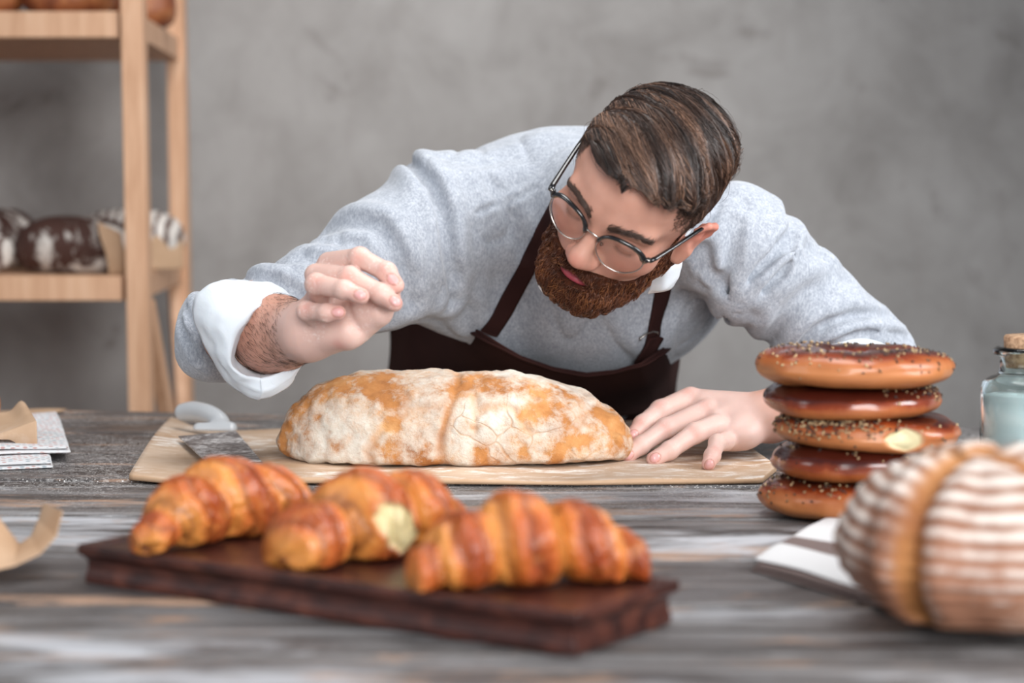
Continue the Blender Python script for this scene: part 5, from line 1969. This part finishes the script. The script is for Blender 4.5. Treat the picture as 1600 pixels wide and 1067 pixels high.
# ------------------------------------------------------------------ eyebrows and lashes
for sx in (-1, 1):
    k = 520
    t = rs.uniform(0, 1, k)
    bx_ = .010 + .044 * t; bz = .0165 + .0085 * np.sin(np.clip(t * 1.15, 0, 1.3) * 2.2) - .004 * t + rs.normal(size=k) * .0022 * (1 - .6 * t)
    q = np.stack([sx * bx_, np.full(k, .12), bz], 1)
    for _ in range(14): q[:, 1] -= face_f(q, False) * .8
    dr = lambda p, s=sx: np.tile(nrm((s * 1.0, 0, .12)), (len(p), 1)) + np.stack([0 * p[:, 0], 0 * p[:, 0], .9 * (1 - sst(.010, .03, np.abs(p[:, 0])))], 1)
    S = groom(lambda p: face_f(p, False), q, dr, 5, rs.uniform(.0014, .0024, k), .0011, rs, .22)
    strands('eyebrow', hw(S.reshape(-1, 3)).reshape(S.shape), M_BROW, body, .00030, .00010, rs.uniform(.1, .9, k))
    L = []
    for j in range(26):
        a = -.85 + 1.7 * j / 25
        p0 = np.array([sx * .0325 + .0135 * math.sin(a), .0700 + .0130 * math.cos(a), -.0095 - .0012 * math.cos(a)])
        e = np.array([sx * .0325 + .0160 * math.sin(a), .0700 + .0170 * math.cos(a), -.0125])
        L.append([p0 * (1 - s) + e * s + np.array([0, 0, -.0012 * math.sin(s * PI)]) for s in np.linspace(0, 1, 5)])
    L = np.array(L)
    strands('eyelashes', hw(L.reshape(-1, 3)).reshape(L.shape), M_BROW, body, .00014, .00005, np.full(26, .1))

# ------------------------------------------------------------------ browline glasses
GLY = .0985


def lens_outline(sx, n=48, k=1.0):
    o = []
    for i in range(n):
        a = 2 * PI * i / n
        ca, sa = math.cos(a), math.sin(a)
        x = .0262 * k * np.sign(ca) * abs(ca) ** .85; z_ = .0215 * k * np.sign(sa) * abs(sa) ** .88
        if sa < 0: x *= 1 - .16 * abs(sa) ** 1.5
        xx = sx * .0345 + sx * x
        o.append((xx, GLY - .35 * (abs(xx) - .010) ** 2 * 14 - .0, -.0075 + z_ + .0))
    return o


glasses = empty('glasses', (0, 0, 0)); glasses.parent = body
glasses.location = Vector(hw((0, GLY, 0))) - Vector(body.location)
for sx in (-1, 1):
    o_ = lens_outline(sx)
    ring = [hw(p) for p in o_] + [hw(o_[0]), hw(o_[1])]
    MB().tube(ring, .00075, 8, False).build('rim', M_METAL, glasses, True)
    n = len(o_)
    brow = [o_[i] for i in range(0, n // 2 + 1)]
    brow = [(p[0], p[1] + .0008, p[2] + .0006) for p in brow]
    outer = (sx * .0660, brow[0][1] - .0015, .0060)
    bp = [outer, (sx * .0640, brow[0][1], .0060)] + brow[2:-1]
    rr = [.0032, .0038] + [.0038 - .0016 * i / len(brow) for i in range(len(bp) - 2)]
    MB().tube([hw(p) for p in bp], rr, 10, True, .75).build('brow_bar', M_BLACKP, glasses, True)
    # lens with a little thickness
    c = np.mean(o_, 0)
    fr = [hw((p[0] * .98 + c[0] * .02, p[1] + .0008, p[2] * .98 + c[2] * .02)) for p in o_]; bk_ = [hw((p[0] * .98 + c[0] * .02, p[1] - .0008, p[2] * .98 + c[2] * .02)) for p in o_]
    ctr = [hw((c[0], c[1] + .0016, c[2])), hw((c[0], c[1] + .0001, c[2]))]
    V = fr + bk_ + ctr
    F = [(i, (i + 1) % n, 2 * n) for i in range(n)] + [(n + (i + 1) % n, n + i, 2 * n + 1) for i in range(n)] + [(i, n + i, n + (i + 1) % n) for i in range(n)] + [(i, n + (i + 1) % n, (i + 1) % n) for i in range(n)]
    mesh_obj('lens', V, F, M_LENS, glasses, False)
    MB().tube([hw(p) for p in [(sx * .0655, brow[0][1] + .0005, .0060), (sx * .0680, brow[0][1] - .007, .0062), (sx * .0735, .050, .0070), (sx * .0805, .010, .0085), (sx * .0835, -.010, .0075), (sx * .083, -.030, -.008), (sx * .080, -.040, -.025)]],
              [.0036, .0034, .0030, .0028, .0028, .0028, .0024], 10, True, .65).build('temple', M_BLACKP, glasses, True)
    MB().tube([hw((sx * .0665, brow[0][1] + .0022, .0072)), hw((sx * .0625, brow[0][1] + .0024, .0078))], .0009, 8).build('rivet', M_METAL, glasses, True)
    MB().tube([hw((sx * .0125, GLY - .001, -.004)), hw((sx * .0105, GLY - .006, -.008)), hw((sx * .0115, GLY - .009, -.013))], [.0006, .0006, .0022], 8).build('nose_pad', M_METAL, glasses, True)
MB().tube([hw(p) for p in [(-.0105, GLY + .0006, .0005), (-.005, GLY + .0028, .0030), (.005, GLY + .0028, .0030), (.0105, GLY + .0006, .0005)]], .0010, 8).build('bridge', M_METAL, glasses, True)
